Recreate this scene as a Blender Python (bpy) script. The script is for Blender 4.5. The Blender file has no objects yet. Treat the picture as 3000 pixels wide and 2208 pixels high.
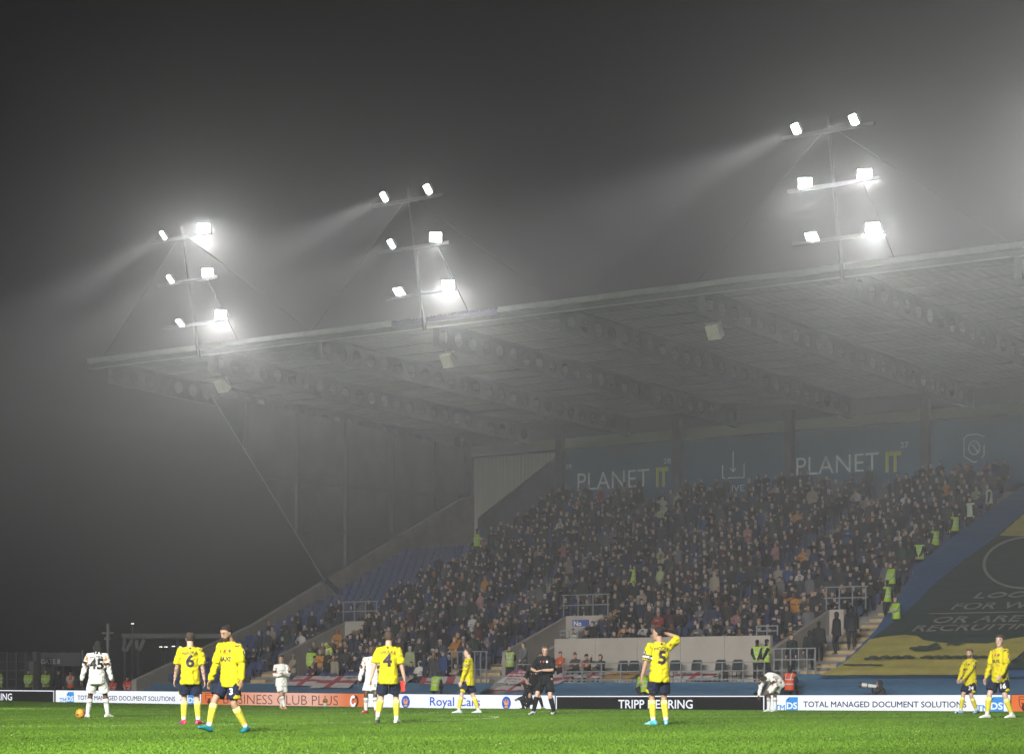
import bpy, bmesh, math, random
import numpy as np
from mathutils import Vector, Matrix, noise
from mathutils.bvhtree import BVHTree
R = math.radians
SC = bpy.context.scene
COL = SC.collection
# ------------------------------------------------------------------ camera
F = 6600.0                     # focal length in photo pixels (3000 wide)
HZ = 2025.0                    # horizon row
PHI = math.atan(F / 9000.0)    # the stand's long axis vanishes far to the left
CPH, SPH = math.cos(PHI), math.sin(PHI)
CZ = 0.575                     # camera height over the crown of the pitch
cam = bpy.data.cameras.new('camera')
cam.sensor_width = 36.0
cam.lens = F / 3000.0 * 36.0
cam.shift_y = (HZ - 1104.0) / 3000.0
cam.clip_start = 0.5
cam.clip_end = 1500.0
camo = bpy.data.objects.new('camera', cam)
COL.objects.link(camo)
camo.location = (0, 0, CZ)
camo.rotation_euler = (R(90), 0, PHI)
SC.camera = camo
# ------------------------------------------------------------------ world (night)
w = bpy.data.worlds.new('World')
SC.world = w
w.use_nodes = True
bgn = w.node_tree.nodes['Background']
bgn.inputs['Color'].default_value = (0.9, 0.95, 1.0, 1)
bgn.inputs['Strength'].default_value = 0.0018
# ------------------------------------------------------------------ render look
SC.view_settings.view_transform = 'Standard'
SC.view_settings.look = 'None'
SC.view_settings.exposure = 0.0
SC.view_settings.gamma = 1.0
SC.render.engine = 'CYCLES'
SC.cycles.use_denoising = True
SC.cycles.volume_bounces = 0
SC.cycles.max_bounces = 6
SC.cycles.diffuse_bounces = 2
SC.cycles.glossy_bounces = 2
SC.cycles.transmission_bounces = 4
SC.cycles.caustics_reflective = False
SC.cycles.caustics_refractive = False
SC.cycles.sample_clamp_indirect = 3.0
FOG_DENSITY = 0.00135
FOG_ANISO = 0.84
LAMP_W = 1300.0                # one floodlight of the far masts
NEAR_W = 140000.0               # one mast of the near stand, behind the camera

# ------------------------------------------------------------------ rays
def ray(x, y):
    u = (x - 1500.0) / F
    return Vector((-SPH + u * CPH, CPH + u * SPH, (HZ - y) / F))
def PY(x, y, Y):               # photo pixel -> point on the plane Y = const
    d = ray(x, y); t = Y / d.y
    return Vector((d.x * t, Y, CZ + d.z * t))
def PXp(x, y, X):              # photo pixel -> point on the plane X = const
    d = ray(x, y); t = X / d.x
    return Vector((X, d.y * t, CZ + d.z * t))
def PT(x, t):                  # point on the ground at depth t below pixel column x
    d = ray(x, HZ)
    return Vector((d.x * t, d.y * t, ground_z(d.x * t, d.y * t)))
def ss(a, b, x):
    x = min(1.0, max(0.0, (x - a) / (b - a))); return x * x * (3 - 2 * x)
def ground_z(X, Y):
    rise = 0.0085 * max(0.0, -56.0 - X) * ss(52, 66, Y)
    if Y <= 73.6: z = -0.0002 * (Y - 48) ** 2
    else: z = -0.131 - 0.36 * ss(73.6, 75.2, Y)
    return z + rise

# ------------------------------------------------------------------ materials
MATS = {}
def mat(name, col, rough=0.75, metal=0.0, var=0.0, vscale=3.0, bump=0.0, bscale=20.0, spec=0.4):
    if name in MATS: return MATS[name]
    m = bpy.data.materials.new(name); m.use_nodes = True
    nt = m.node_tree; b = nt.nodes['Principled BSDF']
    b.inputs['Base Color'].default_value = (*col, 1)
    b.inputs['Roughness'].default_value = rough
    b.inputs['Metallic'].default_value = metal
    b.inputs['Specular IOR Level'].default_value = spec
    if var > 0 or bump > 0:
        tc = nt.nodes.new('ShaderNodeTexCoord')
    if var > 0:
        n = nt.nodes.new('ShaderNodeTexNoise'); n.inputs['Scale'].default_value = vscale
        n.inputs['Detail'].default_value = 6; n.inputs['Roughness'].default_value = 0.65
        nt.links.new(tc.outputs['Object'], n.inputs['Vector'])
        mr = nt.nodes.new('ShaderNodeMapRange')
        mr.inputs['From Min'].default_value = 0.3; mr.inputs['From Max'].default_value = 0.7
        mr.inputs['To Min'].default_value = 1 - var; mr.inputs['To Max'].default_value = 1 + var
        nt.links.new(n.outputs['Fac'], mr.inputs['Value'])
        mx = nt.nodes.new('ShaderNodeMix'); mx.data_type = 'RGBA'; mx.blend_type = 'MULTIPLY'
        mx.inputs[0].default_value = 1.0
        mx.inputs[6].default_value = (*col, 1)
        nt.links.new(mr.outputs['Result'], mx.inputs[7])
        nt.links.new(mx.outputs[2], b.inputs['Base Color'])
    if bump > 0:
        n2 = nt.nodes.new('ShaderNodeTexNoise'); n2.inputs['Scale'].default_value = bscale
        n2.inputs['Detail'].default_value = 4
        nt.links.new(tc.outputs['Object'], n2.inputs['Vector'])
        bp = nt.nodes.new('ShaderNodeBump'); bp.inputs['Strength'].default_value = bump
        bp.inputs['Distance'].default_value = 0.03
        nt.links.new(n2.outputs['Fac'], bp.inputs['Height'])
        nt.links.new(bp.outputs['Normal'], b.inputs['Normal'])
    MATS[name] = m
    return m
def vmat(name, rough=0.8, bump=0.0, bscale=9.0, spec=0.3):
    """material that takes its colour from the mesh's own colour attribute (cloth, skin)"""
    if name in MATS: return MATS[name]
    m = mat(name, (1, 1, 1), rough, 0, 0, 1, bump, bscale, spec)
    nt = m.node_tree
    a = nt.nodes.new('ShaderNodeAttribute'); a.attribute_name = 'Col'
    nt.links.new(a.outputs['Color'], nt.nodes['Principled BSDF'].inputs['Base Color'])
    return m
def emit(name, col, s):
    if name in MATS: return MATS[name]
    m = bpy.data.materials.new(name); m.use_nodes = True
    nt = m.node_tree; nt.nodes.clear()
    o = nt.nodes.new('ShaderNodeOutputMaterial'); e = nt.nodes.new('ShaderNodeEmission')
    e.inputs['Color'].default_value = (*col, 1); e.inputs['Strength'].default_value = s
    nt.links.new(e.outputs[0], o.inputs['Surface'])
    MATS[name] = m
    return m

# ------------------------------------------------------------------ objects
ORG = {}
def tag(o, label=None, cat=None, group=None, kind=None):
    if label: o['label'] = label
    if cat: o['category'] = cat
    if group: o['group'] = group
    if kind: o['kind'] = kind
    return o
def thing(name, label, cat, loc=(0, 0, 0), group=None):
    o = bpy.data.objects.new(name, None); COL.objects.link(o)
    o.empty_display_size = 0.2
    o.location = loc; ORG[o.name] = Vector(loc)
    return tag(o, label, cat, group)
class MB:
    def __init__(self): self.v = []; self.f = []; self.m = []
    def add(self, vs, fs, m=0):
        n = len(self.v); self.v += [tuple(p) for p in vs]
        self.f += [tuple(i + n for i in f) for f in fs]; self.m += [m] * len(fs)
        return self
    def poly(self, pts, m=0): return self.add(pts, [tuple(range(len(pts)))], m)
    def hexa(self, p, m=0):    # 4 bottom, 4 top, same winding
        return self.add(p, [(3, 2, 1, 0), (4, 5, 6, 7), (0, 1, 5, 4), (1, 2, 6, 5), (2, 3, 7, 6), (3, 0, 4, 7)], m)
    def box(self, x0, x1, y0, y1, z0, z1, m=0):
        return self.hexa([(x0, y0, z0), (x1, y0, z0), (x1, y1, z0), (x0, y1, z0),
                          (x0, y0, z1), (x1, y0, z1), (x1, y1, z1), (x0, y1, z1)], m)
    def prism(self, pts, off, m=0):
        n = len(pts); off = Vector(off); a = [Vector(p) for p in pts]; b = [p + off for p in a]
        fs = [tuple(range(n))[::-1], tuple(range(n, 2 * n))] + [(i, (i + 1) % n, n + (i + 1) % n, n + i) for i in range(n)]
        return self.add(a + b, fs, m)
    def bar(self, p0, p1, w, h, m=0, up=(0, 0, 1)):
        p0 = Vector(p0); p1 = Vector(p1); d = (p1 - p0).normalized()
        s = d.cross(Vector(up))
        if s.length < 1e-4: s = d.cross(Vector((1, 0, 0)))
        s.normalize(); u = s.cross(d)
        c = [(-1, -1), (1, -1), (1, 1), (-1, 1)]
        return self.hexa([p0 + s * a * w / 2 + u * b * h / 2 for a, b in c] + [p1 + s * a * w / 2 + u * b * h / 2 for a, b in c], m)
    def tube(self, p0, p1, r0, r1=None, n=10, m=0):
        if r1 is None: r1 = r0
        p0 = Vector(p0); p1 = Vector(p1); d = (p1 - p0).normalized()
        s = d.cross(Vector((0, 0, 1)))
        if s.length < 1e-3: s = Vector((1, 0, 0))
        s.normalize(); u = s.cross(d)
        vs = []
        for p, r in ((p0, r0), (p1, r1)):
            vs += [p + (s * math.cos(2 * math.pi * k / n) + u * math.sin(2 * math.pi * k / n)) * r for k in range(n)]
        fs = [(k, (k + 1) % n, n + (k + 1) % n, n + k) for k in range(n)] + [tuple(range(n))[::-1], tuple(range(n, 2 * n))]
        return self.add(vs, fs, m)
    def build(self, name, mats, parent=None, smooth=False, label=None):
        me = bpy.data.meshes.new(name)
        org = ORG.get(parent.name, Vector()) if parent else Vector()
        me.from_pydata([(x - org.x, y - org.y, z - org.z) for x, y, z in self.v], [], self.f)
        for mm in (mats if isinstance(mats, (list, tuple)) else [mats]): me.materials.append(mm)
        me.polygons.foreach_set('material_index', self.m)
        if smooth: me.polygons.foreach_set('use_smooth', [True] * len(me.polygons))
        me.update()
        bm = bmesh.new(); bm.from_mesh(me); bmesh.ops.recalc_face_normals(bm, faces=bm.faces); bm.to_mesh(me); bm.free()
        o = bpy.data.objects.new(name, me); COL.objects.link(o)
        if parent: o.parent = parent; ORG[o.name] = org
        if label: o['label'] = label
        return o
def copy_tree(o, parent=None):
    c = o.copy(); COL.objects.link(c); c.parent = parent
    for ch in list(o.children): copy_tree(ch, c)
    return c

# ------------------------------------------------------------------ lettering (built-in font turned into mesh)
TXT = {}
def text2d(body, bold=0.0):
    """flat lettering: capital height 1, x from 0; returns (verts Nx2, faces, width)"""
    key = (body, bold)
    if key in TXT: return TXT[key]
    cu = bpy.data.curves.new('lettering', 'FONT'); cu.body = body; cu.resolution_u = 3
    o = bpy.data.objects.new('lettering', cu); COL.objects.link(o)
    dg = bpy.context.evaluated_depsgraph_get()
    me = bpy.data.meshes.new_from_object(o.evaluated_get(dg))
    bm = bmesh.new(); bm.from_mesh(me); bmesh.ops.remove_doubles(bm, verts=bm.verts, dist=1e-5)
    bm.verts.ensure_lookup_table(); bm.verts.index_update()
    v = np.array([p.co[:2] for p in bm.verts]); f = [tuple(q.index for q in p.verts) for p in bm.faces]
    if bold:                       # embolden or thin by moving the outline along its own normals
        nrm = np.zeros_like(v); cnt = np.zeros(len(v))
        for e in bm.edges:
            if len(e.link_faces) != 1: continue
            i, j = e.verts[0].index, e.verts[1].index; d = v[j] - v[i]; n = np.array((d[1], -d[0])) / max(1e-9, np.hypot(*d))
            c = np.mean([v[q.index] for q in e.link_faces[0].verts], axis=0)
            if np.dot(n, (v[i] + v[j]) / 2 - c) < 0: n = -n
            for q in (i, j): nrm[q] += n; cnt[q] += 1
        L = np.hypot(nrm[:, 0], nrm[:, 1]); k = np.minimum(1.6, 1 / np.maximum(L / np.maximum(cnt, 1), .3))
        v = v + nrm / np.maximum(L, 1e-9)[:, None] * k[:, None] * bold
    bm.free()
    bpy.data.objects.remove(o); bpy.data.curves.remove(cu); bpy.data.meshes.remove(me)
    cap = 0.729
    v = v / cap; x0 = v[:, 0].min(); v[:, 0] -= x0
    TXT[key] = (v, f, v[:, 0].max())
    return TXT[key]
# ================================================================== GROUND
def shade_pitch():
    m = mat('turf', (0.06, 0.16, 0.012), 0.85, spec=0.15)
    nt = m.node_tree; b = nt.nodes['Principled BSDF']
    tc = nt.nodes.new('ShaderNodeTexCoord')
    def nz(scale, det):
        n = nt.nodes.new('ShaderNodeTexNoise'); n.inputs['Scale'].default_value = scale; n.inputs['Detail'].default_value = det
        n.inputs['Roughness'].default_value = 0.7
        nt.links.new(tc.outputs['Object'], n.inputs['Vector']); return n
    n1 = nz(0.18, 3); n2 = nz(9.0, 8); n3 = nz(1.3, 4)
    cr = nt.nodes.new('ShaderNodeValToRGB')
    cr.color_ramp.elements[0].position = 0.36; cr.color_ramp.elements[0].color = (0.070, 0.140, 0.010, 1)
    cr.color_ramp.elements[1].position = 0.66; cr.color_ramp.elements[1].color = (0.110, 0.215, 0.016, 1)
    nt.links.new(n2.outputs['Fac'], cr.inputs['Fac'])
    mr = nt.nodes.new('ShaderNodeMapRange'); mr.inputs['From Min'].default_value = 0.35; mr.inputs['From Max'].default_value = 0.65
    mr.inputs['To Min'].default_value = 0.82; mr.inputs['To Max'].default_value = 1.14
    nt.links.new(n1.outputs['Fac'], mr.inputs['Value'])
    mr2 = nt.nodes.new('ShaderNodeMapRange'); mr2.inputs['From Min'].default_value = 0.35; mr2.inputs['From Max'].default_value = 0.65
    mr2.inputs['To Min'].default_value = 0.9; mr2.inputs['To Max'].default_value = 1.1
    nt.links.new(n3.outputs['Fac'], mr2.inputs['Value'])
    mm = nt.nodes.new('ShaderNodeMath'); mm.operation = 'MULTIPLY'
    nt.links.new(mr.outputs['Result'], mm.inputs[0]); nt.links.new(mr2.outputs['Result'], mm.inputs[1])
    mx = nt.nodes.new('ShaderNodeMix'); mx.data_type = 'RGBA'; mx.blend_type = 'MULTIPLY'; mx.inputs[0].default_value = 1
    nt.links.new(cr.outputs['Color'], mx.inputs[6]); nt.links.new(mm.outputs[0], mx.inputs[7])
    # a few pale specks: cut stems, torn turf, sand
    vo = nt.nodes.new('ShaderNodeTexVoronoi'); vo.inputs['Scale'].default_value = 1.6
    nt.links.new(tc.outputs['Object'], vo.inputs['Vector'])
    lt = nt.nodes.new('ShaderNodeMath'); lt.operation = 'LESS_THAN'; lt.inputs[1].default_value = 0.03
    nt.links.new(vo.outputs['Distance'], lt.inputs[0])
    mx2 = nt.nodes.new('ShaderNodeMix'); mx2.data_type = 'RGBA'
    mx2.inputs[7].default_value = (0.30, 0.36, 0.16, 1)
    nt.links.new(lt.outputs[0], mx2.inputs[0]); nt.links.new(mx.outputs[2], mx2.inputs[6])
    nt.links.new(mx2.outputs[2], b.inputs['Base Color'])
    bp = nt.nodes.new('ShaderNodeBump'); bp.inputs['Strength'].default_value = 0.9; bp.inputs['Distance'].default_value = 0.04
    n4 = nz(26.0, 5)
    nt.links.new(n4.outputs['Fac'], bp.inputs['Height']); nt.links.new(bp.outputs['Normal'], b.inputs['Normal'])
    return m
def sheet(xs, ys, zf):
    mb = MB(); n = len(ys)
    vs = [(x, y, zf(x, y)) for x in xs for y in ys]
    mb.add(vs, [(i * n + j, (i + 1) * n + j, (i + 1) * n + j + 1, i * n + j + 1) for i in range(len(xs) - 1) for j in range(n - 1)])
    return mb
ys = list(np.arange(-8, 72, 2.0)) + list(np.arange(72, 75.4, 0.2))
pitch = sheet(list(np.arange(-108, 12, 3.0)), ys, ground_z).build('pitch', shade_pitch(), smooth=True)
tag(pitch, kind='structure')
# standing blades where the lens can tell them apart
LCX, LCY = -37.85, 35.55        # centre spot: the ball lies on it
def blades():
    rg = np.random.default_rng(9); X = []; 
    for (ya, yb, n) in ((17, 30, 230000), (30, 46, 210000), (46, 75, 150000)):
        Y = rg.uniform(ya, yb, n); u = rg.uniform(-.262, .262, n); t = Y / (CPH + u * SPH); x = t * (-SPH + u * CPH)
        X.append(np.stack([x, Y], 1))
    P = np.concatenate(X); n = len(P)
    gzv = np.where(P[:, 1] <= 73.6, -0.0002 * (P[:, 1] - 48) ** 2, -0.131 - 0.36 * np.clip((P[:, 1] - 73.6) / 1.6, 0, 1) ** 1.5)
    s_ = np.clip((P[:, 1] - 52) / 14, 0, 1); gzv = gzv + .0085 * np.maximum(0, -56 - P[:, 0]) * s_ * s_ * (3 - 2 * s_)
    h = rg.uniform(.012, .030, n); wd = rg.uniform(.004, .011, n) * (1 + (P[:, 1] > 46) * .8); a = rg.uniform(0, 2 * np.pi, n); ln = rg.normal(0, .02, (n, 2))
    V = np.empty((n, 3, 3)); dx, dy = np.cos(a) * wd, np.sin(a) * wd
    V[:, 0] = np.stack([P[:, 0] - dx, P[:, 1] - dy, gzv - .004], 1); V[:, 1] = np.stack([P[:, 0] + dx, P[:, 1] + dy, gzv - .004], 1)
    V[:, 2] = np.stack([P[:, 0] + ln[:, 0], P[:, 1] + ln[:, 1], gzv + h], 1)
    me = bpy.data.meshes.new('grass'); me.vertices.add(3 * n); me.vertices.foreach_set('co', V.ravel())
    me.loops.add(3 * n); me.loops.foreach_set('vertex_index', np.arange(3 * n)); me.polygons.add(n); me.polygons.foreach_set('loop_start', np.arange(0, 3 * n, 3)); me.polygons.foreach_set('loop_total', np.full(n, 3))
    me.update(calc_edges=True)
    k = rg.uniform(.82, 1.2, n) * (1 + .12 * np.sin(P[:, 0] * .9 + 2 * np.sin(P[:, 1] * .35)))
    dry = rg.random(n) < .007
    c = np.stack([.080 * k, .160 * k, .013 * k, np.ones(n)], 1); c[dry] = (.30, .34, .14, 1)
    r_ = np.hypot(P[:, 0] - LCX, P[:, 1] - LCY); on = (np.abs(r_ - 9.15) < .065) | (np.abs(P[:, 0] - LCX) < .065) | (np.abs(P[:, 1] - 72.3) < .07)
    on &= rg.random(n) < .5; c[on] = (.36, .43, .26, 1)
    ca = me.color_attributes.new('Col', 'FLOAT_COLOR', 'POINT'); ca.data.foreach_set('color', np.repeat(c, 3, axis=0).ravel())
    me.materials.append(vmat('grass_blade', .8, 0, 1, .15))
    o = bpy.data.objects.new('grass', me); COL.objects.link(o); tag(o, kind='stuff')
blades()
gz0 = -0.52
g = MB().poly([(-900, -700, gz0), (700, -700, gz0), (700, 900, gz0), (-900, 900, gz0)]).build('ground', mat('tarmac', (0.045, 0.047, 0.05), 0.9, var=0.25, vscale=0.7))
tag(g, kind='structure')
def line_sheet(pts, wd):
    """a painted line 4 mm above the turf along pts (x,y)"""
    vs = []; pts = [Vector(p) for p in pts]
    for i, p in enumerate(pts):
        d = (pts[min(i + 1, len(pts) - 1)] - pts[max(i - 1, 0)]).normalized(); s = Vector((-d.y, d.x))
        for k in (-1, 1):
            q = p + s * k * wd / 2; vs.append((q.x, q.y, ground_z(q.x, q.y) + 0.006))
    return vs, [(2 * i, 2 * i + 1, 2 * i + 3, 2 * i + 2) for i in range(len(pts) - 1)]
mk = MB()
CX, CY = LCX, LCY
mk.add(*line_sheet([(CX, y) for y in np.arange(3.0, 72.6, 0.7)], 0.10))
mk.add(*line_sheet([(CX + 9.15 * math.cos(a), CY + 9.15 * math.sin(a)) for a in np.linspace(0, 2 * math.pi, 72)], 0.10))
mk.add(*line_sheet([(x, 72.3) for x in np.arange(-100, 6, 2.0)], 0.10))
mm_ = mat('line_paint', (0.34, 0.42, 0.26), 0.9, var=0.35, vscale=2.5)
tag(mk.build('pitch_markings', mm_), kind='structure')

# ================================================================== GRANDSTAND
M_conc = mat('concrete', (0.24, 0.215, 0.185), 0.85, var=0.14, vscale=1.2, bump=0.15, bscale=14)
M_tread = mat('terrace_concrete', (0.16, 0.15, 0.14), 0.9, var=0.2, vscale=1.5)
M_white = mat('painted_wall', (0.33, 0.295, 0.255), 0.8, var=0.10, vscale=0.8, bump=0.06, bscale=30)
M_steel = mat('dark_steel', (0.075, 0.085, 0.10), 0.6, 0.3, var=0.2, vscale=1.5)
M_galv = mat('galvanised_steel', (0.36, 0.38, 0.40), 0.45, 0.6, var=0.15, vscale=3)
M_alu = mat('light_metal', (0.36, 0.37, 0.39), 0.45, 0.4, var=0.1, vscale=2)
M_blue = mat('blue_panel', (0.045, 0.115, 0.19), 0.6, var=0.10, vscale=0.6)
M_rail = mat('grey_rail_paint', (0.20, 0.215, 0.225), 0.5, 0.2, var=0.1, vscale=5)
M_roofin = mat('roof_lining', (0.125, 0.13, 0.12), 0.7, 0.1, var=0.2, vscale=0.4)
M_step = mat('yellow_step_edge', (0.42, 0.30, 0.13), 0.85, var=0.3, vscale=3)
XL, XR = -80.6, -14.0
YF, YB = 80.0, 106.0
ROWD = 0.8
def rake(Y):
    d = Y - YF
    return 0.7 + 0.36 * min(d, 12) + 0.45 * max(0, d - 12)
NROW = 31
VOM = [(-74.3, -72.1), (-60.7, -58.2), (-46.8, -44.9)]     # stairwell mouths, y 82..87
VY0, VY1 = 82.0, 87.0
MIDX = (-57.8, -46.8)
AISLE = [(-75.4, -74.4), (-66.6, -65.5), (-61.9, -60.8), (-53.0, -52.0), (-45.5, -43.5)]
stand = thing('grandstand', 'long covered grandstand with raked blue seating and a cantilevered steel roof', 'grandstand', (-60, 80, 0))
# terrace: one stepped mesh, cut for the stairwells and the front platform
def spans(Y):
    """x intervals of terrace present at row front Y"""
    cuts = []
    for a, b in VOM[:2]:
        if VY0 - 0.1 <= Y < VY1 - 0.1: cuts.append((a, b))
    if Y < 82.3: cuts.append(MIDX)
    if Y > 98.6: cuts.append((XL, -74.4))
    out = []; x = XL
    for a, b in sorted(cuts):
        if a > x: out.append((x, a))
        x = max(x, b)
    if x < XR: out.append((x, XR))
    return out
mb = MB()
for r in range(NROW):
    y0 = YF + r * ROWD; z = rake(y0)
    for a, b in spans(y0): mb.box(a, b, y0, min(y0 + ROWD + 0.02, YB), z - 0.6, z)
mb.build('terrace', M_tread, stand)
mb = MB()                     # aisle steps, two per row, with worn yellow edges
M_stepc = mat('step_concrete', (0.34, 0.27, 0.17), 0.9, var=0.25, vscale=2)
for a, b in AISLE:
    st = MB()
    for r in range(NROW - 1):
        y0 = YF + r * ROWD; z = rake(y0); z2 = rake(y0 + ROWD)
        if not any(x0 <= a and b <= x1 for x0, x1 in spans(y0)): continue
        st.box(a, b, y0 + 0.4, y0 + ROWD, z + 0.002, (z + z2) / 2)
        st.box(a, b, y0 + 0.004, y0 + 0.06, z + 0.003, z + 0.012, 1)
        st.box(a, b, y0 + 0.396, y0 + 0.46, (z + z2) / 2 - 0.08, (z + z2) / 2 + 0.01, 1)
    st.build('aisle_steps', [M_stepc, M_step], stand)
# end wall (follows the rake)
pts = [(XL, 78.6, -0.5), (XL, 78.6, 1.15), (XL, 79.5, 1.45), (XL, 87.2, 4.1), (XL, 91.0, 5.8), (XL, 104.8, 11.8), (XL, 106.2, 12.3), (XL, 106.2, -0.5)]
MB().prism(pts, (-0.35, 0, 0)).build('end_wall', M_conc, stand)
# sloped parapet of the top left corner + its pale cladding behind
pp = [(-74.4, 98.6, 8.0), (-74.4, 98.6, rake(98.6) + 2.1), (-74.4, YB, rake(YB) + 2.75), (-74.4, YB, 8.0)]
MB().prism(pp, (-0.25, 0, 0)).build('parapet', M_steel, stand)
M_clad = mat('pale_cladding', (0.50, 0.48, 0.42), 0.55, 0.2)
mb = MB(); x = XL + 0.1
while x < -74.5:
    mb.box(x, x + 0.16, 106.0, 106.12, 6.5, 14.35); mb.box(x + 0.16, x + 0.26, 106.03, 106.12, 6.5, 14.35); x += 0.26
mb.build('pale_cladding', M_clad, stand)
# back wall of blue panels, dark columns, pale strip on top
xs_col = [PY(x, 1300, 105.7).x for x in (1345, 1640, 1982, 2312, 2710, 3150, 3600)]
mb = MB()
for a, b in zip(xs_col[1:-1], xs_col[2:]): mb.box(a + 0.02, b - 0.02, 106.0, 106.2, 11.0, 14.5)
mb.box(xs_col[-1], XR, 106.0, 106.2, 11.0, 14.5)
bw = mb.build('back_wall', M_blue, stand)
MB().box(-80.9, XR, 106.02, 106.2, 14.52, 15.1).build('wall_top_strip', mat('pale_strip', (0.50, 0.49, 0.44), 0.7), stand)
for x in xs_col: MB().box(x - 0.22, x + 0.22, 105.55, 105.95, 7.5 if x < -79 else 10.5, 15.6).build('column', M_steel, stand)
def wall_text(s, x0, x1, yb, yt, m, name, bold=0.0, Y=105.97):
    v, f, wd = text2d(s, bold); a = PY(x0, yb, Y); b = PY(x1, yb, Y); top = PY(x0, yt, Y)
    k = (b.x - a.x) / wd; h = top.z - a.z
    MB().prism
    mb = MB(); mb.add([(a.x + p[0] * k, Y, a.z + p[1] * h) for p in v], f)
    return mb.build(name, m, stand)
M_let = mat('white_lettering', (0.75, 0.77, 0.78), 0.6)
M_yel = mat('yellow_lettering', (0.50, 0.52, 0.06), 0.6)
M_num = mat('pale_blue_lettering', (0.40, 0.55, 0.66), 0.6)
wall_text('PLANET', 1692, 1902, 1437, 1383, M_let, 'sponsor_lettering', -0.006)
wall_text('IT', 1922, 1958, 1424, 1368, M_yel, 'sponsor_lettering', 0.035)
wall_text('PLANET', 2333, 2575, 1393, 1337, M_let, 'sponsor_lettering', -0.006)
wall_text('IT', 2594, 2640, 1381, 1322, M_yel, 'sponsor_lettering', 0.035)
wall_text('29', 1657, 1674, 1373, 1360, M_num, 'block_number')
wall_text('28', 1944, 1965, 1358, 1342, M_num, 'block_number')
wall_text('27', 2638, 2661, 1311, 1294, M_num, 'block_number')
wall_text('DELIVERY', 2095, 2215, 1442, 1423, M_let, 'sponsor_lettering')
def wall_strokes(paths, name, wd=0.055, Y=105.96):
    mb = MB()
    for p in paths:
        q = [PY(x, y, Y) for x, y in p]
        for a, b in zip(q[:-1], q[1:]): mb.bar(a, b, wd, 0.012, up=(0, 1, 0))
    return mb.build(name, M_let, stand)
wall_strokes([[(2117, 1362), (2117, 1400), (2180, 1398), (2180, 1357)], [(2148, 1322), (2148, 1381)], [(2140, 1370), (2148, 1382), (2156, 1370)]], 'wall_symbol')
cc = [(2854 + 16 * math.cos(a), 1311 + 20 * math.sin(a)) for a in np.linspace(0, 2 * math.pi, 20)]
wall_strokes([[(2884, 1278), (2860, 1271), (2835, 1274), (2824, 1284), (2824, 1336), (2853, 1354), (2862, 1350)], [(2883, 1303), (2883, 1332), (2876, 1340)], cc, [(2843, 1297), (2866, 1324)]], 'wall_symbol')
# stairwells
for (a, b) in VOM:
    zt0, zt1 = rake(VY0) + 0.95, rake(VY1) + 0.9
    for x in ((a, b - 0.22) if a < -50 else (a,)):
        MB().prism([(x, VY0, -0.4), (x, VY0, zt0), (x, VY1, zt1), (x, VY1, -0.4)], (0.22, 0, 0)).build('stairwell_wall', M_conc, stand)
    MB().box(a + 0.22, b - 0.22 if a < -50 else a + .9, VY1 - 0.25, VY1, 1.3, rake(VY1) + 0.9).build('stairwell_wall', M_white, stand)
    if a < -50: MB().box(a + 0.23, b - 0.23, VY1 - 0.27, VY1 - 0.255, 0.6, 1.3).build('doorway_shade', mat('opening_shade', (0.02, 0.02, 0.02), 0.9), stand)  # flat near-black sheet, its colour stands in for the shade inside the opening
    mb = MB()                          # guard rail on top
    y = VY1 - 0.12; z = rake(VY1) + 0.9
    n = 3
    for k in range(n + 1):
        x = a + (b - a) * k / n; mb.box(x - 0.024, x + 0.024, y - 0.024, y + 0.024, z + 0.003, z + 1.0)
    for zz in (0.98, 0.5): mb.box(a - 0.1, b + 0.1, y - 0.027, y + 0.027, z + zz - 0.024, z + zz + 0.026)
    mb.build('guard_rail', M_rail, stand)
# front wall of the middle block and the platform before it
wx0, wx1 = MIDX
wall = MB(); n = 5
for i in range(n):
    a = wx0 + (wx1 - wx0) * i / n; b = wx0 + (wx1 - wx0) * (i + 1) / n
    wall.box(a + 0.012, b - 0.012, 82.0, 82.25, 0.6, 2.92)
wall.box(wx0, wx1, 82.03, 82.22, 0.6, 2.90, 0)
wall.build('front_wall', M_white, stand)
MB().box(wx0 - 0.2, wx1 + 2.3, 79.8, 82.0, -0.5, 0.98).build('viewing_platform', M_conc, stand)
MB().box(XL, wx0 - 3.2, 79.86, 80.0, -0.5, 0.62).build('front_kerb', M_conc, stand)
MB().box(wx1 + 2.4, XR, 79.86, 80.0, -0.5, 0.62).build('front_kerb', M_conc, stand)
def railing(x0, x1, y, z0, h, n, nb, name='railing', parent=None):
    mb = MB()
    for k in range(n + 1):
        x = x0 + (x1 - x0) * k / n; mb.box(x - 0.024, x + 0.024, y - 0.024, y + 0.024, z0, z0 + h)
    for j in range(nb):
        z = z0 + h - j * h / nb; mb.box(x0, x1, y - 0.027, y + 0.027, z - 0.042, z + 0.006)
    return mb.build(name, M_rail, parent or stand)
a = PY(1650, 1942, 79.75); b = PY(2240, 1942, 79.75)
railing(a.x, b.x, 79.75, 0.75, a.z - 0.75, 10, 3)
a = PY(1515, 1944, 79.75); railing(a.x, PY(1600, 1944, 79.75).x, 79.75, 0.6, a.z - 0.6, 2, 3)
a = PY(2268, 1898, 80.2); b = PY(2389, 1898, 80.2); railing(a.x, b.x, 80.2, 1.0, a.z - 1.0, 5, 3)
a = PY(1324, 1907, 80.6); b = PY(1425, 1907, 80.6); railing(a.x, b.x, 80.6, 0.8, a.z - 0.8, 6, 2)
a = PY(2217, 1832, 82.12); b = PY(2278, 1832, 82.12); railing(a.x, b.x, 82.12, 2.925, a.z - 2.92, 2, 2)
a = PY(1642, 1846, 82.12); b = PY(1694, 1846, 82.12); railing(a.x, b.x, 82.12, 2.925, a.z - 2.92, 2, 2)
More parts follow.
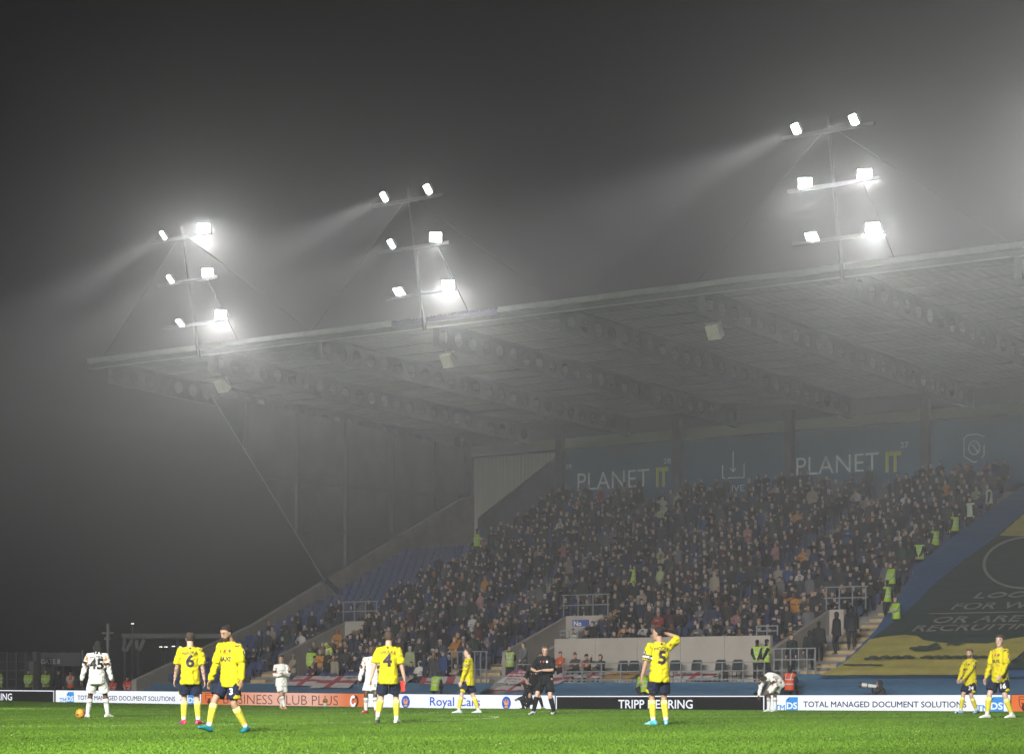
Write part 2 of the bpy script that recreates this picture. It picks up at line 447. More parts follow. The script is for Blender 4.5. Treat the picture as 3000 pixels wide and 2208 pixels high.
# steps from the track up to the left of the middle stairwell and to the right aisle
for xa, xb, yb in ((-62.0, -60.6, 80.6), (-45.5, -43.5, 80.0)):
    mb = MB()
    for k in range(6):
        y = 77.4 + k * 0.45; z = -0.35 + k * 0.2
        mb.box(xa, xb, y, yb, z - 0.2 if k else -0.5, z); mb.box(xa, xb, y - 0.004, y + 0.08, z - 0.06, z + 0.008, 1)
    mb.build('entry_steps', [mat('step_concrete', (0.34, 0.27, 0.17)), M_step], stand)
# blue notice on the middle stairwell's rear wall
q0 = PY(1677, 1815, 86.7); q1 = PY(1724, 1833, 86.7)
MB().box(q0.x, q1.x, 86.70, 86.74, q1.z, q0.z).build('notice', mat('notice_blue', (0.03, 0.07, 0.26), 0.6), stand)
v, f, wd = text2d('No', 0.02)
MB().add([(q0.x + 0.08 + p[0] * 0.25, 86.695, q0.z - 0.27 + p[1] * 0.22) for p in v], f).build('notice_lettering', M_let, stand)
# ------------------------------------------------------------------ roof
BX = [-76.3 + 6.94 * i for i in range(-1, 10)]
def zc(Y): return 16.56 - 0.045 * (Y - 80.0)
RXL, RXR = -84.2, -13.0
roof = thing_roof = None
mb = MB()
n = 320
xs = np.linspace(RXL, RXR, 640); vs = []
for i, x in enumerate(xs):
    dz = 0.035 * (1 if (i % 4) < 2 else -1)
    for y in (79.14, 92.5, 106.4): vs.append((x, y, zc(y) + 0.625 + dz * .5))
fs = [(i * 3 + j, (i + 1) * 3 + j, (i + 1) * 3 + j + 1, i * 3 + j + 1) for i in range(len(xs) - 1) for j in range(2)]
mb.add(vs, fs)
mb.add([(x, y, z + 0.06) for x, y, z in vs], fs)
roof = mb.build('roof', M_roofin, stand)
for y in np.arange(79.6, 106, 1.9):
    MB().box(RXL + 0.1, RXR, y, y + 0.12, zc(y) + 0.55, zc(y) + 0.598).build('purlin', mat('purlin_steel', (0.15, 0.16, 0.16), 0.6, 0.2, var=0.2, vscale=0.5), roof)
def cellular(x):
    mb = MB(); y = 79.45; cell = 1.05; seg = 24; hr = 0.31
    while y < 105.0:
        yc = y + cell / 2
        ring = []; outer = []
        for k in range(seg):
            a = 2 * math.pi * k / seg; c, s = math.cos(a), math.sin(a)
            ring.append((yc + hr * c, zc(yc) + hr * s))
            sc = min(cell / 2 / max(abs(c), 1e-6), 0.5 / max(abs(s), 1e-6))
            outer.append((yc + sc * c, zc(yc + sc * c) + sc * s))
        for sx in (-0.012, 0.012):
            vs = [(x + sx, *p) for p in ring] + [(x + sx, *p) for p in outer]
            mb.add(vs, [(k, (k + 1) % seg, seg + (k + 1) % seg, seg + k) for k in range(seg)])
        vs = [(x - 0.012, *p) for p in ring] + [(x + 0.012, *p) for p in ring]
        mb.add(vs, [(k, (k + 1) % seg, seg + (k + 1) % seg, seg + k) for k in range(seg)])
        y += cell
    for s in (-0.52, 0.52):
        mb.bar((x, 79.4, zc(79.4) + s), (x, 105.6, zc(105.6) + s), 0.22, 0.05)
    mb.box(x - 0.16, x + 0.16, 79.36, 79.42, zc(79.4) - 0.55, zc(79.4) + 0.56)
    return mb.build('roof_beam', M_steel, stand)
for x in BX: cellular(x)
FZ = 16.8
def fasc(x0, x1, y0, y1, z0, z1, name, m):
    return MB().box(x0, x1, y0, y1, z0, z1).build(name, m, stand)
GX = (-64.5, -58.5)
fasc(RXL, GX[0], 78.72, 78.92, FZ + 0.27, FZ + 0.50, 'roof_fascia', M_alu)
fasc(GX[1], RXR, 78.72, 78.92, FZ + 0.27, FZ + 0.50, 'roof_fascia', M_alu)
fasc(RXL, RXR, 78.93, 79.12, FZ - 0.02, FZ + 0.40, 'gutter', M_steel)
fasc(RXL, RXR, 78.80, 78.92, FZ - 0.02, FZ + 0.02, 'edge_trim', M_rail)
mb = MB(); x = GX[0] + 0.01
mb.box(GX[0] + 0.005, GX[1] - 0.005, 78.74, 78.90, FZ + 0.22, FZ + 0.44)
while x < GX[1] - 0.2:
    mb.prism([(x, 78.76, FZ + 0.443), (x + 0.1, 78.76, FZ + 0.443), (x + 0.13, 78.76, FZ + 0.50), (x + 0.05, 78.76, FZ + 0.50)], (0, 0.1, 0)); x += 0.2
mb.build('roof_edge_sheet', mat('bluish_sheet', (0.10, 0.10, 0.18), 0.5, 0.2, var=0.1), stand)
# raked gable screen at the open end, with its tie rod and the rear frame
gy = [(83.9, zc(83.9) - 0.5), (92.75, 6.75), (104.8, 12.0), (105.6, 12.4), (105.6, zc(105.6) - 0.5)]
mb = MB()
MB().prism([(XL - 0.2, y, z) for y, z in gy], (-0.06, 0, 0)).build('end_screen', mat('end_screen_sheet', (0.10, 0.105, 0.10), 0.7, 0.1, var=0.2, vscale=0.5), stand)
M_scr = mat('screen_post_steel', (.085, .09, .09), .7)
for y in (86.5, 90.5, 94.5, 98.5, 102.5):
    z0 = np.interp(y, [83.9, 92.75, 104.8], [zc(83.9) - 0.5, 6.75, 12.0])
    MB().box(XL - 0.1, XL + 0.1, y - 0.12, y + 0.12, z0, zc(y) - 0.55).build('screen_post', M_scr, stand)
for k in range(2):
    z = 9.3 + 2.6 * k; ya = np.interp(-z, [-15.9, -6.75], [83.9, 92.75])
    MB().box(XL - 0.12, XL + 0.02, ya + 0.1, 105.5 if z > 12 else 92.75 + (z - 6.75) / 0.4357, z - 0.1, z + 0.1).build('screen_rail', M_scr, stand)
MB().tube((XL + 0.25, 83.7, 15.6), (XL + 0.25, 92.8, 6.2), 0.026, n=8).build('tie_rod', M_rail, stand)
MB().bar((XL + 0.3, 92.3, 6.6), (XL + 0.3, 94.4, 5.3), 0.3, 0.35).build('tie_anchor', M_steel, stand)
MB().box(XL - 0.35, XL - 0.01, 105.4, 105.9, 11.0, 15.3).build('column', M_steel, stand)

# ================================================================== FLOODLIGHT MASTS
M_lens = emit('lamp_glass', (1.0, 0.99, 0.97), 90.0)
M_lensB = emit('lamp_glass_facing', (1.0, 0.99, 0.97), 260.0); M_lensC = emit('lamp_glass_half_facing', (1.0, 0.99, 0.97), 140.0)
M_mast = mat('mast_steel', (0.032, 0.033, 0.035), 0.6, 0.2, var=.2)
M_lampbody = mat('lamp_housing', (0.5, 0.5, 0.5), 0.5, 0.4)
BASEZ = FZ + 0.35
LIGHTS = []
def lampspot(loc, aim, watts, size=46, blend=0.6, rad=0.25):
    l = bpy.data.lights.new('floodlight_beam', 'SPOT'); l.energy = watts; l.spot_size = R(size); l.spot_blend = blend
    l.shadow_soft_size = rad; l.color = (1.0, 0.985, 0.96)
    o = bpy.data.objects.new('floodlight_beam', l); COL.objects.link(o)
    o.location = loc; o.rotation_euler = (Vector(aim) - Vector(loc)).to_track_quat('-Z', 'Y').to_euler()
    LIGHTS.append(o); return o
def mast(i, lab, lamps):
    x = BX[i + 1]
    base = Vector((x, 78.55, BASEZ)); ln = Vector((0, -0.215, 1.0))
    t = thing('floodlight_mast', lab, 'floodlight mast', base, 'floodlight masts on the roof edge')
    MB().tube(base - Vector((0, 0, 0.5)), base + ln * 5.6, 0.085, 0.05, 12).build('pole', M_mast, t)
    levels = [1.05, 3.05, 5.05]
    for k, h in enumerate(levels):
        c = base + ln * h
        MB().box(c.x - 2.0, c.x + 2.0, c.y - 0.16, c.y - 0.06, c.z - 0.07, c.z + 0.07).build('crossbar', M_mast, t)
        for s, sgn in ((0, -1), (1, 1)):
            px, py, watt, aim = lamps[k * 2 + s]
            p = PY(px, py, c.y - 0.25)
            p.y = c.y - 0.25
            camf = aim if isinstance(aim, (int, float)) else 0
            if camf:      # turned to the near touchline, dipped by that many degrees
                e = Vector((-p.x, -p.y, 0)).normalized(); aim = tuple(Vector((p.x, p.y, 0)) + e * (p.z / math.tan(R(aim))))
            aimv = Vector(aim)
            d = (aimv - p).normalized()
            q = d.to_track_quat('Y', 'Z').to_matrix()
            def L(a, b, e): return p + q @ Vector((a, b, e))
            fx = MB()
            fx.hexa([L(-.20, -.14, -.15), L(.20, -.14, -.15), L(.26, .0, -.21), L(-.26, .0, -.21), L(-.20, -.14, .15), L(.20, -.14, .15), L(.26, .0, .21), L(-.26, .0, .21)])
            fo = fx.build('floodlight', M_lampbody, t)
            lens = MB()
            for a in range(3):
                for b in range(2):
                    xa = -.25 + a * .168; za = -.20 + b * .203
                    lens.poly([L(xa, .006, za), L(xa + .16, .006, za), L(xa + .16, .006, za + .195), L(xa, .006, za + .195)])
            lens.build('lens', M_lens if not camf else (M_lensB if camf == A_cam else M_lensC), fo)
            MB().bar(p + Vector((0, 0, -0.2)), Vector((p.x, c.y - 0.11, c.z)), 0.05, 0.05).build('bracket', M_galv, fo)
            if watt < 0: lampspot(p + d * 0.35, aim, -watt * 50, 27, .8)      # tight long-throw beams
            else: lampspot(p + d * 0.35, aim, watt)
    top = base + ln * 5.3
    for sx in (-1, 1):
        MB().tube(top, (x + sx * 6.94, 78.85, FZ + 0.44), 0.014, n=6).build('stay_cable', M_mast, t)
    MB().tube(base + ln * 3.05 + Vector((1.2, 0, 0)), (x + 1.9, 79.5, FZ + 0.3), 0.025, n=6).build('brace', M_mast, t)
    return t
k_ = 3000 / 2245
def P2(lst): return [(x * k_, y * k_, wt * LAMP_W, aim) for x, y, wt, aim in lst]
A_L = (-80, 52, 0); A_C = (-56, 50, 0); A_R = (-34, 46, 0); A_cam = 28; A_half = 32; A_L2 = (-86, 52, 0)
mast(0, 'leftmost floodlight mast, near the open end of the roof', P2([(395, 708, 1.0, (-86, 60, 0)), (484, 690, 5.0, A_cam), (373, 612, -3.0, (-92, 54, 0)), (455, 598, 1.3, A_C), (358, 516, -5.0, (-96, 50, 0)), (447, 500, 4.8, A_cam)]))
mast(2, 'middle floodlight mast, above the bluish gap in the roof edge', P2([(875, 640, 1.0, (-66, 58, 0)), (982, 625, 4.8, A_cam), (858, 535, -2.4, (-82, 50, 0)), (955, 520, 1.6, A_half), (842, 432, -4.2, (-84, 44, 0)), (938, 415, -2.2, (-78, 44, 0))]))
mast(5, 'rightmost floodlight mast, its pole rising from the near end of the roof', P2([(1780, 520, 1.0, (-44, 58, 0)), (1913, 500, 3.0, A_cam), (1765, 402, 1.7, A_half), (1895, 383, 2.0, A_cam), (1745, 283, -3.0, (-66, 40, 0)), (1872, 263, -2.4, (-64, 42, 0))]))
mx_ = -30.3                    # the next mast along the roof, just past the right edge of the view
for h in (1.05, 3.05, 5.05):
    for sx in (-1.25, 1.25):
        lampspot((mx_ + sx, 78.3 - .215 * h, BASEZ + h + .3), (-14 if sx > 0 else -40, 44, 0), LAMP_W * 6.0)
for x, kw in ((-78, .70), (-62, .70), (-46, .85), (-30, 1.25), (-14, 1.6)):  # the masts of the stand behind the camera
    lampspot((x + 14, -14.0, 24.6), (x, 34, 0.0), NEAR_W * kw, 48.5, 0.75, 0.6)

# ================================================================== LOUDSPEAKERS
M_spk = mat('speaker_white', (0.72, 0.66, 0.60), 0.5, var=0.06, vscale=3)
def speaker(px, py, X, lab):
    c = PXp(px * k_, py * k_, X)
    t = thing('loudspeaker', lab, 'loudspeaker', c, 'loudspeakers hanging under the roof edge')
    def L(a, b, e): # a: across (X), b: toward pitch, e: up ; box tilted nose-down
        ca, sa = math.cos(R(32)), math.sin(R(32))
        return Vector((c.x + a, c.y - b * ca - e * sa * 1.0, c.z - b * sa + e * ca))
    MB().hexa([L(-.24, -.2, -.3), L(.24, -.2, -.3), L(.30, .26, -.3), L(-.30, .26, -.3), L(-.24, -.2, .3), L(.24, -.2, .3), L(.30, .26, .3), L(-.30, .26, .3)]).build('cabinet', M_spk, t)
    MB().hexa([L(-.26, .262, -.26), L(.26, .262, -.26), L(.26, .275, -.26), L(-.26, .275, -.26), L(-.26, .262, .26), L(.26, .262, .26), L(.26, .275, .26), L(-.26, .275, .26)]).build('grille', mat('speaker_grille', (0.62, 0.55, 0.46), 0.7, var=0.2, vscale=12), t)
    mb = MB(); mb.bar(L(-.34, .1, .36), L(.34, .1, .36), 0.04, 0.04)
    for s in (-1, 1): mb.bar(L(s * .33, .1, .36), L(s * .33, -.05, -.1), 0.03, 0.03)
    mb.build('yoke', M_galv, t)
    MB().tube(L(0, .1, .36), (c.x, L(0, .1, .36).y, zc(80) + .3), 0.012, n=6).build('hanging_cable', M_galv, t)
speaker(490, 843, BX[1], 'white loudspeaker under the roof below the leftmost floodlight mast')
speaker(986, 787, BX[3], 'white loudspeaker under the roof below the middle floodlight mast')
speaker(1569, 724, BX[5], 'white loudspeaker under the roof left of the rightmost floodlight mast')
# ================================================================== LED BOARDS ROUND THE PITCH
BY = 76.0
_bx = [-400, 0, 750, 1500, 2150, 2980, 3400]; _bt = [0.74, 0.68, 0.544, 0.42, 0.44, 0.465, 0.47]
def bX(x): return PY(x, HZ, BY).x
def bz(x): return float(np.interp(x, _bx, _bt))
def vcol_emit(name, s):
    m = emit(name, (1, 1, 1), s); nt = m.node_tree
    a = nt.nodes.new('ShaderNodeAttribute'); a.attribute_name = 'Col'
    nt.links.new(a.outputs['Color'], [n for n in nt.nodes if n.type == 'EMISSION'][0].inputs['Color']); return m
LED_W = emit('led_white', (0.90, 0.93, 1.0), 1.2)
LED_K = emit('led_black', (0.012, 0.0115, 0.011), 1.0)
LED_N = emit('led_navy', (0.012, 0.010, 0.06), 1.0)
LED_B = emit('led_sky_blue', (0.06, 0.36, 0.87), 1.0)
LED_R = emit('led_royal_blue', (0.015, 0.12, 0.62), 1.0)
LED_O = emit('led_orange', (0.90, 0.21, 0.05), 1.0)
LED_P = emit('led_peach', (1.0, 0.45, 0.13), 1.0)
LED_D = emit('led_dark_brown', (0.10, 0.022, 0.018), 1.0)
M_frame = mat('board_frame', (0.03, 0.03, 0.05), 0.5, 0.2)
class Board:
    def __init__(s, x0, x1, label, face):
        s.t = thing('advertising_board', label, 'advertising board', (bX(x0), BY, -0.5), 'LED advertising boards along the far touchline')
        a, b = bX(x0), bX(x1); s.x0, s.x1 = a, b; s.za, s.zb = bz(x0), bz(x1)
        MB().hexa([(a, BY, -.5), (b, BY, -.5), (b, BY + .14, -.5), (a, BY + .14, -.5), (a, BY, s.za + .012), (b, BY, s.zb + .012), (b, BY + .14, s.zb + .012), (a, BY + .14, s.za + .012)]).build('cabinet', M_frame, s.t)
        n = 40; vs = []; 
        for k in range(n + 1):
            X = a + .015 + (b - a - .03) * k / n; vs += [(X, BY - .006, s.top(X) - .9), (X, BY - .006, s.top(X) - .004)]
        s.p = MB().add(vs, [(2 * k, 2 * k + 2, 2 * k + 3, 2 * k + 1) for k in range(n)]).build('screen', face, s.t)
    def top(s, X): return s.za + (s.zb - s.za) * (X - s.x0) / (s.x1 - s.x0)
    def shape(s, pts, m, name, lift=0.012, parent=None):
        """pts: list of (world X, metres below the top edge)"""
        return MB().poly([(X, BY - lift, s.top(X) - d) for X, d in pts]).build(name, m, parent or s.t)
    def text(s, body, x0, x1, d0, d1, m, bold=0.0, world=None, lift=0.016):
        v, f, wd = text2d(body, bold); a, b = world or (bX(x0), bX(x1)); k = (b - a) / wd
        mb = MB(); mb.add([(a + p[0] * k, BY - lift, s.top(a + p[0] * k) - d1 + p[1] * (d1 - d0)) for p in v], f)
        return mb.build('lettering', m, s.t)
    def tmds(s, xt0, xt1, xd0, xd1):
        s.text('TM', xt0, xt1, .36, .60, LED_B, 0.02)
        a, b = bX(xd0), bX(xd1); f = (b - a) * .26
        d = s.shape([(a, .62), (b, .62), (b, .075), (a + f, .075), (a, .075 + f * .9)], LED_B, 'page_symbol')
        s.shape([(a, .075 + f * .9), (a + f, .075 + f * .8), (a + f, .075)], LED_R, 'page_fold', 0.014, s.t)
        s.text('DS', xd0 + (xd1 - xd0) * .07, xd1 - (xd1 - xd0) * .06, .27, .52, LED_W, 0.03)
    def disc(s, X, d, r, m, name, lift=0.012, ry=None):
        return s.shape([(X + r * math.cos(a), d + (ry or r) * math.sin(a)) for a in np.linspace(0, 2 * math.pi, 40)[:-1]], m, name, lift)
    def crown(s, x):
        X = bX(x); s.disc(X, .335, .235, LED_R, 'roundel', .012, .27)
        pts = [(-.09, .43), (.09, .43), (.15, .24), (.13, .20), (.085, .33), (.06, .18), (.03, .16), (.02, .33), (-.02, .33), (-.03, .16), (-.06, .18), (-.085, .33), (-.13, .20), (-.15, .24)]
        s.shape([(X + a, d) for a, d in pts], LED_P, 'crown', .016)
        s.disc(X, .50, .095, LED_P, 'crown_base', .016, .045)
    def crest(s, x0, x1):
        a, b = bX(x0), bX(x1); w = b - a
        def q(u, d): return (a + w * u, d)
        s.shape([q(0, .06), q(1, .06), q(1, .22), q(.93, .40), q(.5, .62), q(.07, .40), q(0, .22)], LED_D, 'crest', .012)
        s.shape([q(.06, .085), q(.94, .085), q(.94, .15), q(.06, .15)], LED_O, 'crest', .014)
        s.shape([q(.08, .17), q(.92, .17), q(.92, .23), q(.86, .39), q(.72, .47), q(.66, .33), q(.80, .27), q(.5, .30), q(.20, .27), q(.34, .33), q(.28, .47), q(.14, .39), q(.08, .23)], LED_O, 'crest', .014)
    def hearing(s, world=None, x0=0, x1=0): s.text('TRIPP HEARING', x0, x1, .165, .52, LED_W, 0.012, world)
    def outline(s, left, right):
        a, b = s.x0 + .03, s.x1 - .05
        s.shape([(a, .02), (b, .02), (b, .062), (a, .062)], LED_W, 'border_line')
        if left: s.shape([(a, .07), (a + .05, .07), (a + .05, .88), (a, .88)], LED_W, 'border_line')
        if right: s.shape([(b - .05, .07), (b, .07), (b, .88), (b - .05, .88)], LED_W, 'border_line')
TM_TEXT = 'TOTAL MANAGED DOCUMENT SOLUTIONS'
Bd = Board(1627, 2243, 'black LED board with white border reading TRIPP HEARING, behind the player numbered 5', LED_K)
Bd.hearing(None, 1812, 2030); Bd.outline(True, True)
hw = bX(2030) - bX(1812)
Bd = Board(-220, 161, 'black LED board cut off by the left edge, only RING showing', LED_K)
Bd.hearing((bX(36) - hw, bX(36))); Bd.outline(False, True)
Bd = Board(163, 590, 'white LED board reading TOTAL MANAGED DOCUMENT SOLUTIONS behind the player numbered 45', LED_W)
Bd.tmds(175, 194, 196, 217); Bd.text(TM_TEXT, 228, 514, .23, .455, LED_N, 0.014); Bd.tmds(528, 548, 551, 575)
Bd = Board(590, 1068, 'orange to salmon LED board reading BUSINESS CLUB PLUS', vcol_emit('led_salmon', 1.0))
me = Bd.p.data; ca = me.color_attributes.new('Col', 'FLOAT_COLOR', 'POINT')
for i, vv in enumerate(me.vertices):
    u = (vv.co.x + ORG[Bd.p.name].x - Bd.x0) / (Bd.x1 - Bd.x0)
    k = ss(.05, .5, u) * (1 - .55 * ss(.7, .8, u) - .45 * ss(.8, .92, u))
    c = np.array((.80, .20, .055)) * (1 - k) + np.array((.93, .52, .40)) * k
    ca.data[i].color = (*c, 1)
Bd.crest(602, 624); Bd.text('BUSINESS CLUB PLUS', 655, 991, .075, .535, LED_D, -0.012)
X = bX(1038); 
for sgn, m_, dx in ((1, LED_D, .075), (-1, LED_W, -.06)):
    vs = []; n = 26
    for k in range(n + 1):
        a = math.radians(-130 + 300 * k / n) if sgn > 0 else math.radians(50 + 290 * k / n)
        for r in (.11, .21): vs.append((X + dx + r * .85 * math.cos(a), BY - (.013 if sgn > 0 else .016), Bd.top(X) - .34 + r * 1.25 * math.sin(a)))
    MB().add(vs, [(2 * k, 2 * k + 1, 2 * k + 3, 2 * k + 2) for k in range(n)]).build('ring_symbol', m_, Bd.t)
Bd = Board(1068, 1626, 'white LED board reading Royal Cars between two blue crown roundels', LED_W)
Bd.crown(1189); Bd.crown(1484); Bd.text('Royal Cars', 1260, 1407, .10, .485, LED_R, 0.01)
Bd = Board(2246, 2961, 'white LED board reading TOTAL MANAGED DOCUMENT SOLUTIONS behind the bending player', LED_W)
Bd.tmds(2271, 2300, 2303, 2338); Bd.text(TM_TEXT, 2354, 2832, .23, .455, LED_N, 0.014); Bd.tmds(2861, 2897, 2900, 2941)
Bd = Board(2962, 3330, 'orange LED board with a dark shield crest at the right edge of the view', LED_O)
Bd.crest(2985, 3015)

# ================================================================== BALLS
def ball(loc, lab, body_c, patch_c):
    t = thing('football', lab, 'football', loc)
    bm = bmesh.new(); bmesh.ops.create_icosphere(bm, subdivisions=4, radius=.112)
    me = bpy.data.meshes.new('football_skin'); bm.to_mesh(me); bm.free()
    ca = me.color_attributes.new('Col', 'FLOAT_COLOR', 'POINT')
    for i, v in enumerate(me.vertices):
        d = v.co.normalized(); q = noise.noise(d * 2.3 + Vector(loc)); ca.data[i].color = (*(patch_c if q > .12 else body_c), 1)
    me.materials.append(vmat('ball_skin', .4)); me.polygons.foreach_set('use_smooth', [True] * len(me.polygons))
    o = bpy.data.objects.new('ball_cover', me); COL.objects.link(o); o.parent = t; return t
p = PT(245, 51.0); b_ = ball((p.x, p.y - .1, p.z + .115), 'yellow and maroon football at the feet of the white player numbered 45', (.70, .33, .03), (.16, .02, .05))
p = PY(953, 2052, 75.7)
ball(p, 'small yellow and dark football on a white cone before the BUSINESS CLUB PLUS board', (.55, .36, .05), (.10, .03, .02))
t = thing('ball_cone', 'low white cone stand holding a football before the salmon board', 'cone', (p.x, p.y, p.z - .6))
MB().tube((p.x, p.y, p.z - .6), (p.x, p.y, p.z - .09), .16, .07, 20).build('cone_body', mat('cone_white', (.7, .7, .68), .5), t)

# ================================================================== SHEETS, FLAGS, BANNER
M_tarp = mat('blue_tarpaulin', (0.045, 0.115, 0.20), 0.75, var=.18, vscale=1.2, bump=.35, bscale=3)
def plane_hit(x, y, y0, z0, sl):
    d = ray(x, y); t = (z0 - sl * y0 - CZ) / (d.z - sl * d.y)
    return Vector((d.x * t, d.y * t, CZ + d.z * t))
def tarp(x0, x1, lab, yA=76.9, zA=-.25, yB=79.7, zB=.98):
    nx = int((x1 - x0) / .22); vs = []; nv = 10
    for i in range(nx + 1):
        X = x0 + (x1 - x0) * i / nx
        for j in range(nv + 1):
            v = j / nv; Y = yA + (yB - yA) * v; z = zA + (zB - zA) * v
            z += .05 * math.sin(v * math.pi * 4) + .03 * noise.noise(Vector((X * 1.4, Y * 2, 0))) - .02 * abs(math.sin(X * math.pi / .5))
            vs.append((X, Y, z))
    mb = MB(); mb.add(vs, [(i * (nv + 1) + j, (i + 1) * (nv + 1) + j, (i + 1) * (nv + 1) + j + 1, i * (nv + 1) + j + 1) for i in range(nx) for j in range(nv)])
    mb.add([(x, y, z - .03) for x, y, z in vs], [(i * (nv + 1) + j, (i + 1) * (nv + 1) + j, (i + 1) * (nv + 1) + j + 1, i * (nv + 1) + j + 1) for i in range(nx) for j in range(nv)])
    return tag(mb.build('seat_cover', M_tarp, smooth=True), lab, 'tarpaulin', 'blue tarpaulins over the front rows')
TP = (76.9, -.25, (.98 + .25) / 2.8)
tarp(PY(330, HZ, 78).x, PY(1380, HZ, 78).x, 'blue tarpaulin over the front seats at the open end, England flags lying on it')
tarp(PY(1452, HZ, 78).x, PY(2186, HZ, 78).x, 'blue tarpaulin below the pale front wall and its railing')
tarp(PY(2236, HZ, 78).x, -14, 'long blue tarpaulin below the yellow edge of the giant banner', yB=80.15, zB=1.30)
FW = mat('flag_white', (.40, .38, .37), .8, var=.12, vscale=4); FR = mat('flag_red', (.28, .035, .05), .8, var=.15, vscale=4)
FN = mat('flag_navy', (.03, .035, .10), .8); FA = mat('flag_amber', (.34, .19, .05), .8, var=.2, vscale=3); FK = mat('flag_black', (.04, .035, .04), .8)
def flag(corners, pln, fn, label, text=None, nu=30, nv=16):
    """corners TL,TR,BR,BL in photo pixels, thrown on the plane of the cloth below"""
    TL, TR, BR, BL = [plane_hit(x, y, *pln) for x, y in corners]
    vs = []; mb = MB()
    def P(u, v, e=0.0):
        p = (TL * (1 - u) + TR * u) * (1 - v) + (BL * (1 - u) + BR * u) * v
        e += .075 + .035 * noise.noise(p * 2.1) + .012 * noise.noise(p * 7)
        return (p.x, p.y - .02, p.z + e)
    for lift in (0, -.02): mb.add([P(i / nu, j / nv, lift) for i in range(nu + 1) for j in range(nv + 1)], [])
    N = (nu + 1) * (nv + 1)
    for base in (0, N):
        for i in range(nu):
            for j in range(nv):
                mb.f.append((base + i * (nv + 1) + j, base + (i + 1) * (nv + 1) + j, base + (i + 1) * (nv + 1) + j + 1, base + i * (nv + 1) + j + 1))
                mb.m.append(fn((i + .5) / nu, (j + .5) / nv))
    o = mb.build('flag', [FW, FR, FN, FA, FK], smooth=True)
    tag(o, label, 'flag', 'supporters flags draped over the front rows')
    if text:
        rf = random.Random(len(label))            # lettering too blurred to read: rows of short dark strokes
        for s, u0, u1, v0, v1 in text:
            mm = MB(); n = s * 2
            for i in range(n):
                ua = u0 + (u1 - u0) * (i + rf.uniform(.05, .25)) / n; ub = ua + (u1 - u0) * rf.uniform(.25, .6) / n
                va = v0 + (v1 - v0) * rf.choice((0, 0, .1, .4)); vb = v0 + (v1 - v0) * rf.choice((1, 1, .9, .55))
                sk = (u1 - u0) * rf.uniform(-.3, .3) / n
                mm.poly([P(ua, vb, .02), P(ub, vb, .02), P(ub + sk, va, .02), P(ua + sk, va, .02)])
            mm.build('flag_lettering', FK, o)
    return o
def cross(cu=.5, w=.09, h=.13): return lambda u, v: 1 if abs(u - cu) < w or abs(v - .5) < h else 0
flag([(869, 1984), (955, 1984), (916, 2010), (836, 2010)], TP, cross(), 'white flag with red cross, left of the pair on the left tarpaulin', [(4, .05, .36, .10, .30)])
flag([(958, 1984), (1060, 1983), (1023, 2017), (906, 2017)], TP, cross(.45), 'white flag with red cross, right of the pair on the left tarpaulin', [(4, .62, .95, .12, .32)])
flag([(1125, 1986), (1213, 1985), (1172, 2018), (1085, 2018)], TP, lambda u, v: 0, 'white flag with rows of dark lettering behind the player numbered 4', [(6, .5, .95, .08, .4), (4, .5, .95, .5, .85)])
flag([(1238, 1987), (1357, 1985), (1349, 2007), (1228, 2006)], TP, lambda u, v: 1 if u < .12 or abs(u - .72) < .1 or abs(v - .75) < .1 and u < .45 else 0, 'white and red flag beside the crouching steward in the yellow vest')
EP = (77.9, .22, (1.5 - .22) / 1.75)
flag([(1520, 1958), (1546, 1974), (1556, 2007), (1455, 2003)], EP, lambda u, v: (0 if v > .62 else (1 if (int(v * 9 + u * 2.2) % 2) else (2 if u < .3 and v < .35 else 0))) if not (v > .62 and abs(u - .9 + (v - .62) * .6) < .07) else 1, 'flag of red and white stripes over a lettered white strip, left of the referee', [(8, .15, .72, .68, .82), (7, .2, .62, .86, .97)])
flag([(1602, 1976), (1706, 1975), (1640, 2003), (1594, 2012)], TP, lambda u, v: 1 if abs(v - .52) < .16 else 0, 'white flag with one red band just right of the referee', [(6, .45, .85, .06, .3)])
flag([(1710, 1976), (1788, 1976), (1752, 1989), (1680, 1989)], TP, lambda u, v: 1 if abs(u - .42 - .2 * v) < .1 or (abs(v - .5) < .15 and u > .3) else 0, 'white and red flag crumpled next to the amber flag')
flag([(1792, 1975), (1876, 1973), (1852, 1991), (1756, 1991)], TP, lambda u, v: 3, 'plain amber flag left of the player numbered 5', [(5, .2, .75, .15, .5)])
flag([(1989, 1971), (2118, 1970), (2076, 1992), (1969, 1992)], TP, cross(.5, .07, .12), 'white flag with red cross to the right of the player numbered 5', [(10, .04, .4, .12, .32)])
flag([(1472, 2014), (1548, 2014), (1538, 2027), (1442, 2027)], TP, lambda u, v: 1 if abs(u - .5) < .08 or abs(v - .9) < .1 else 0, 'low white flag with red stripe just above the board left of the referee')
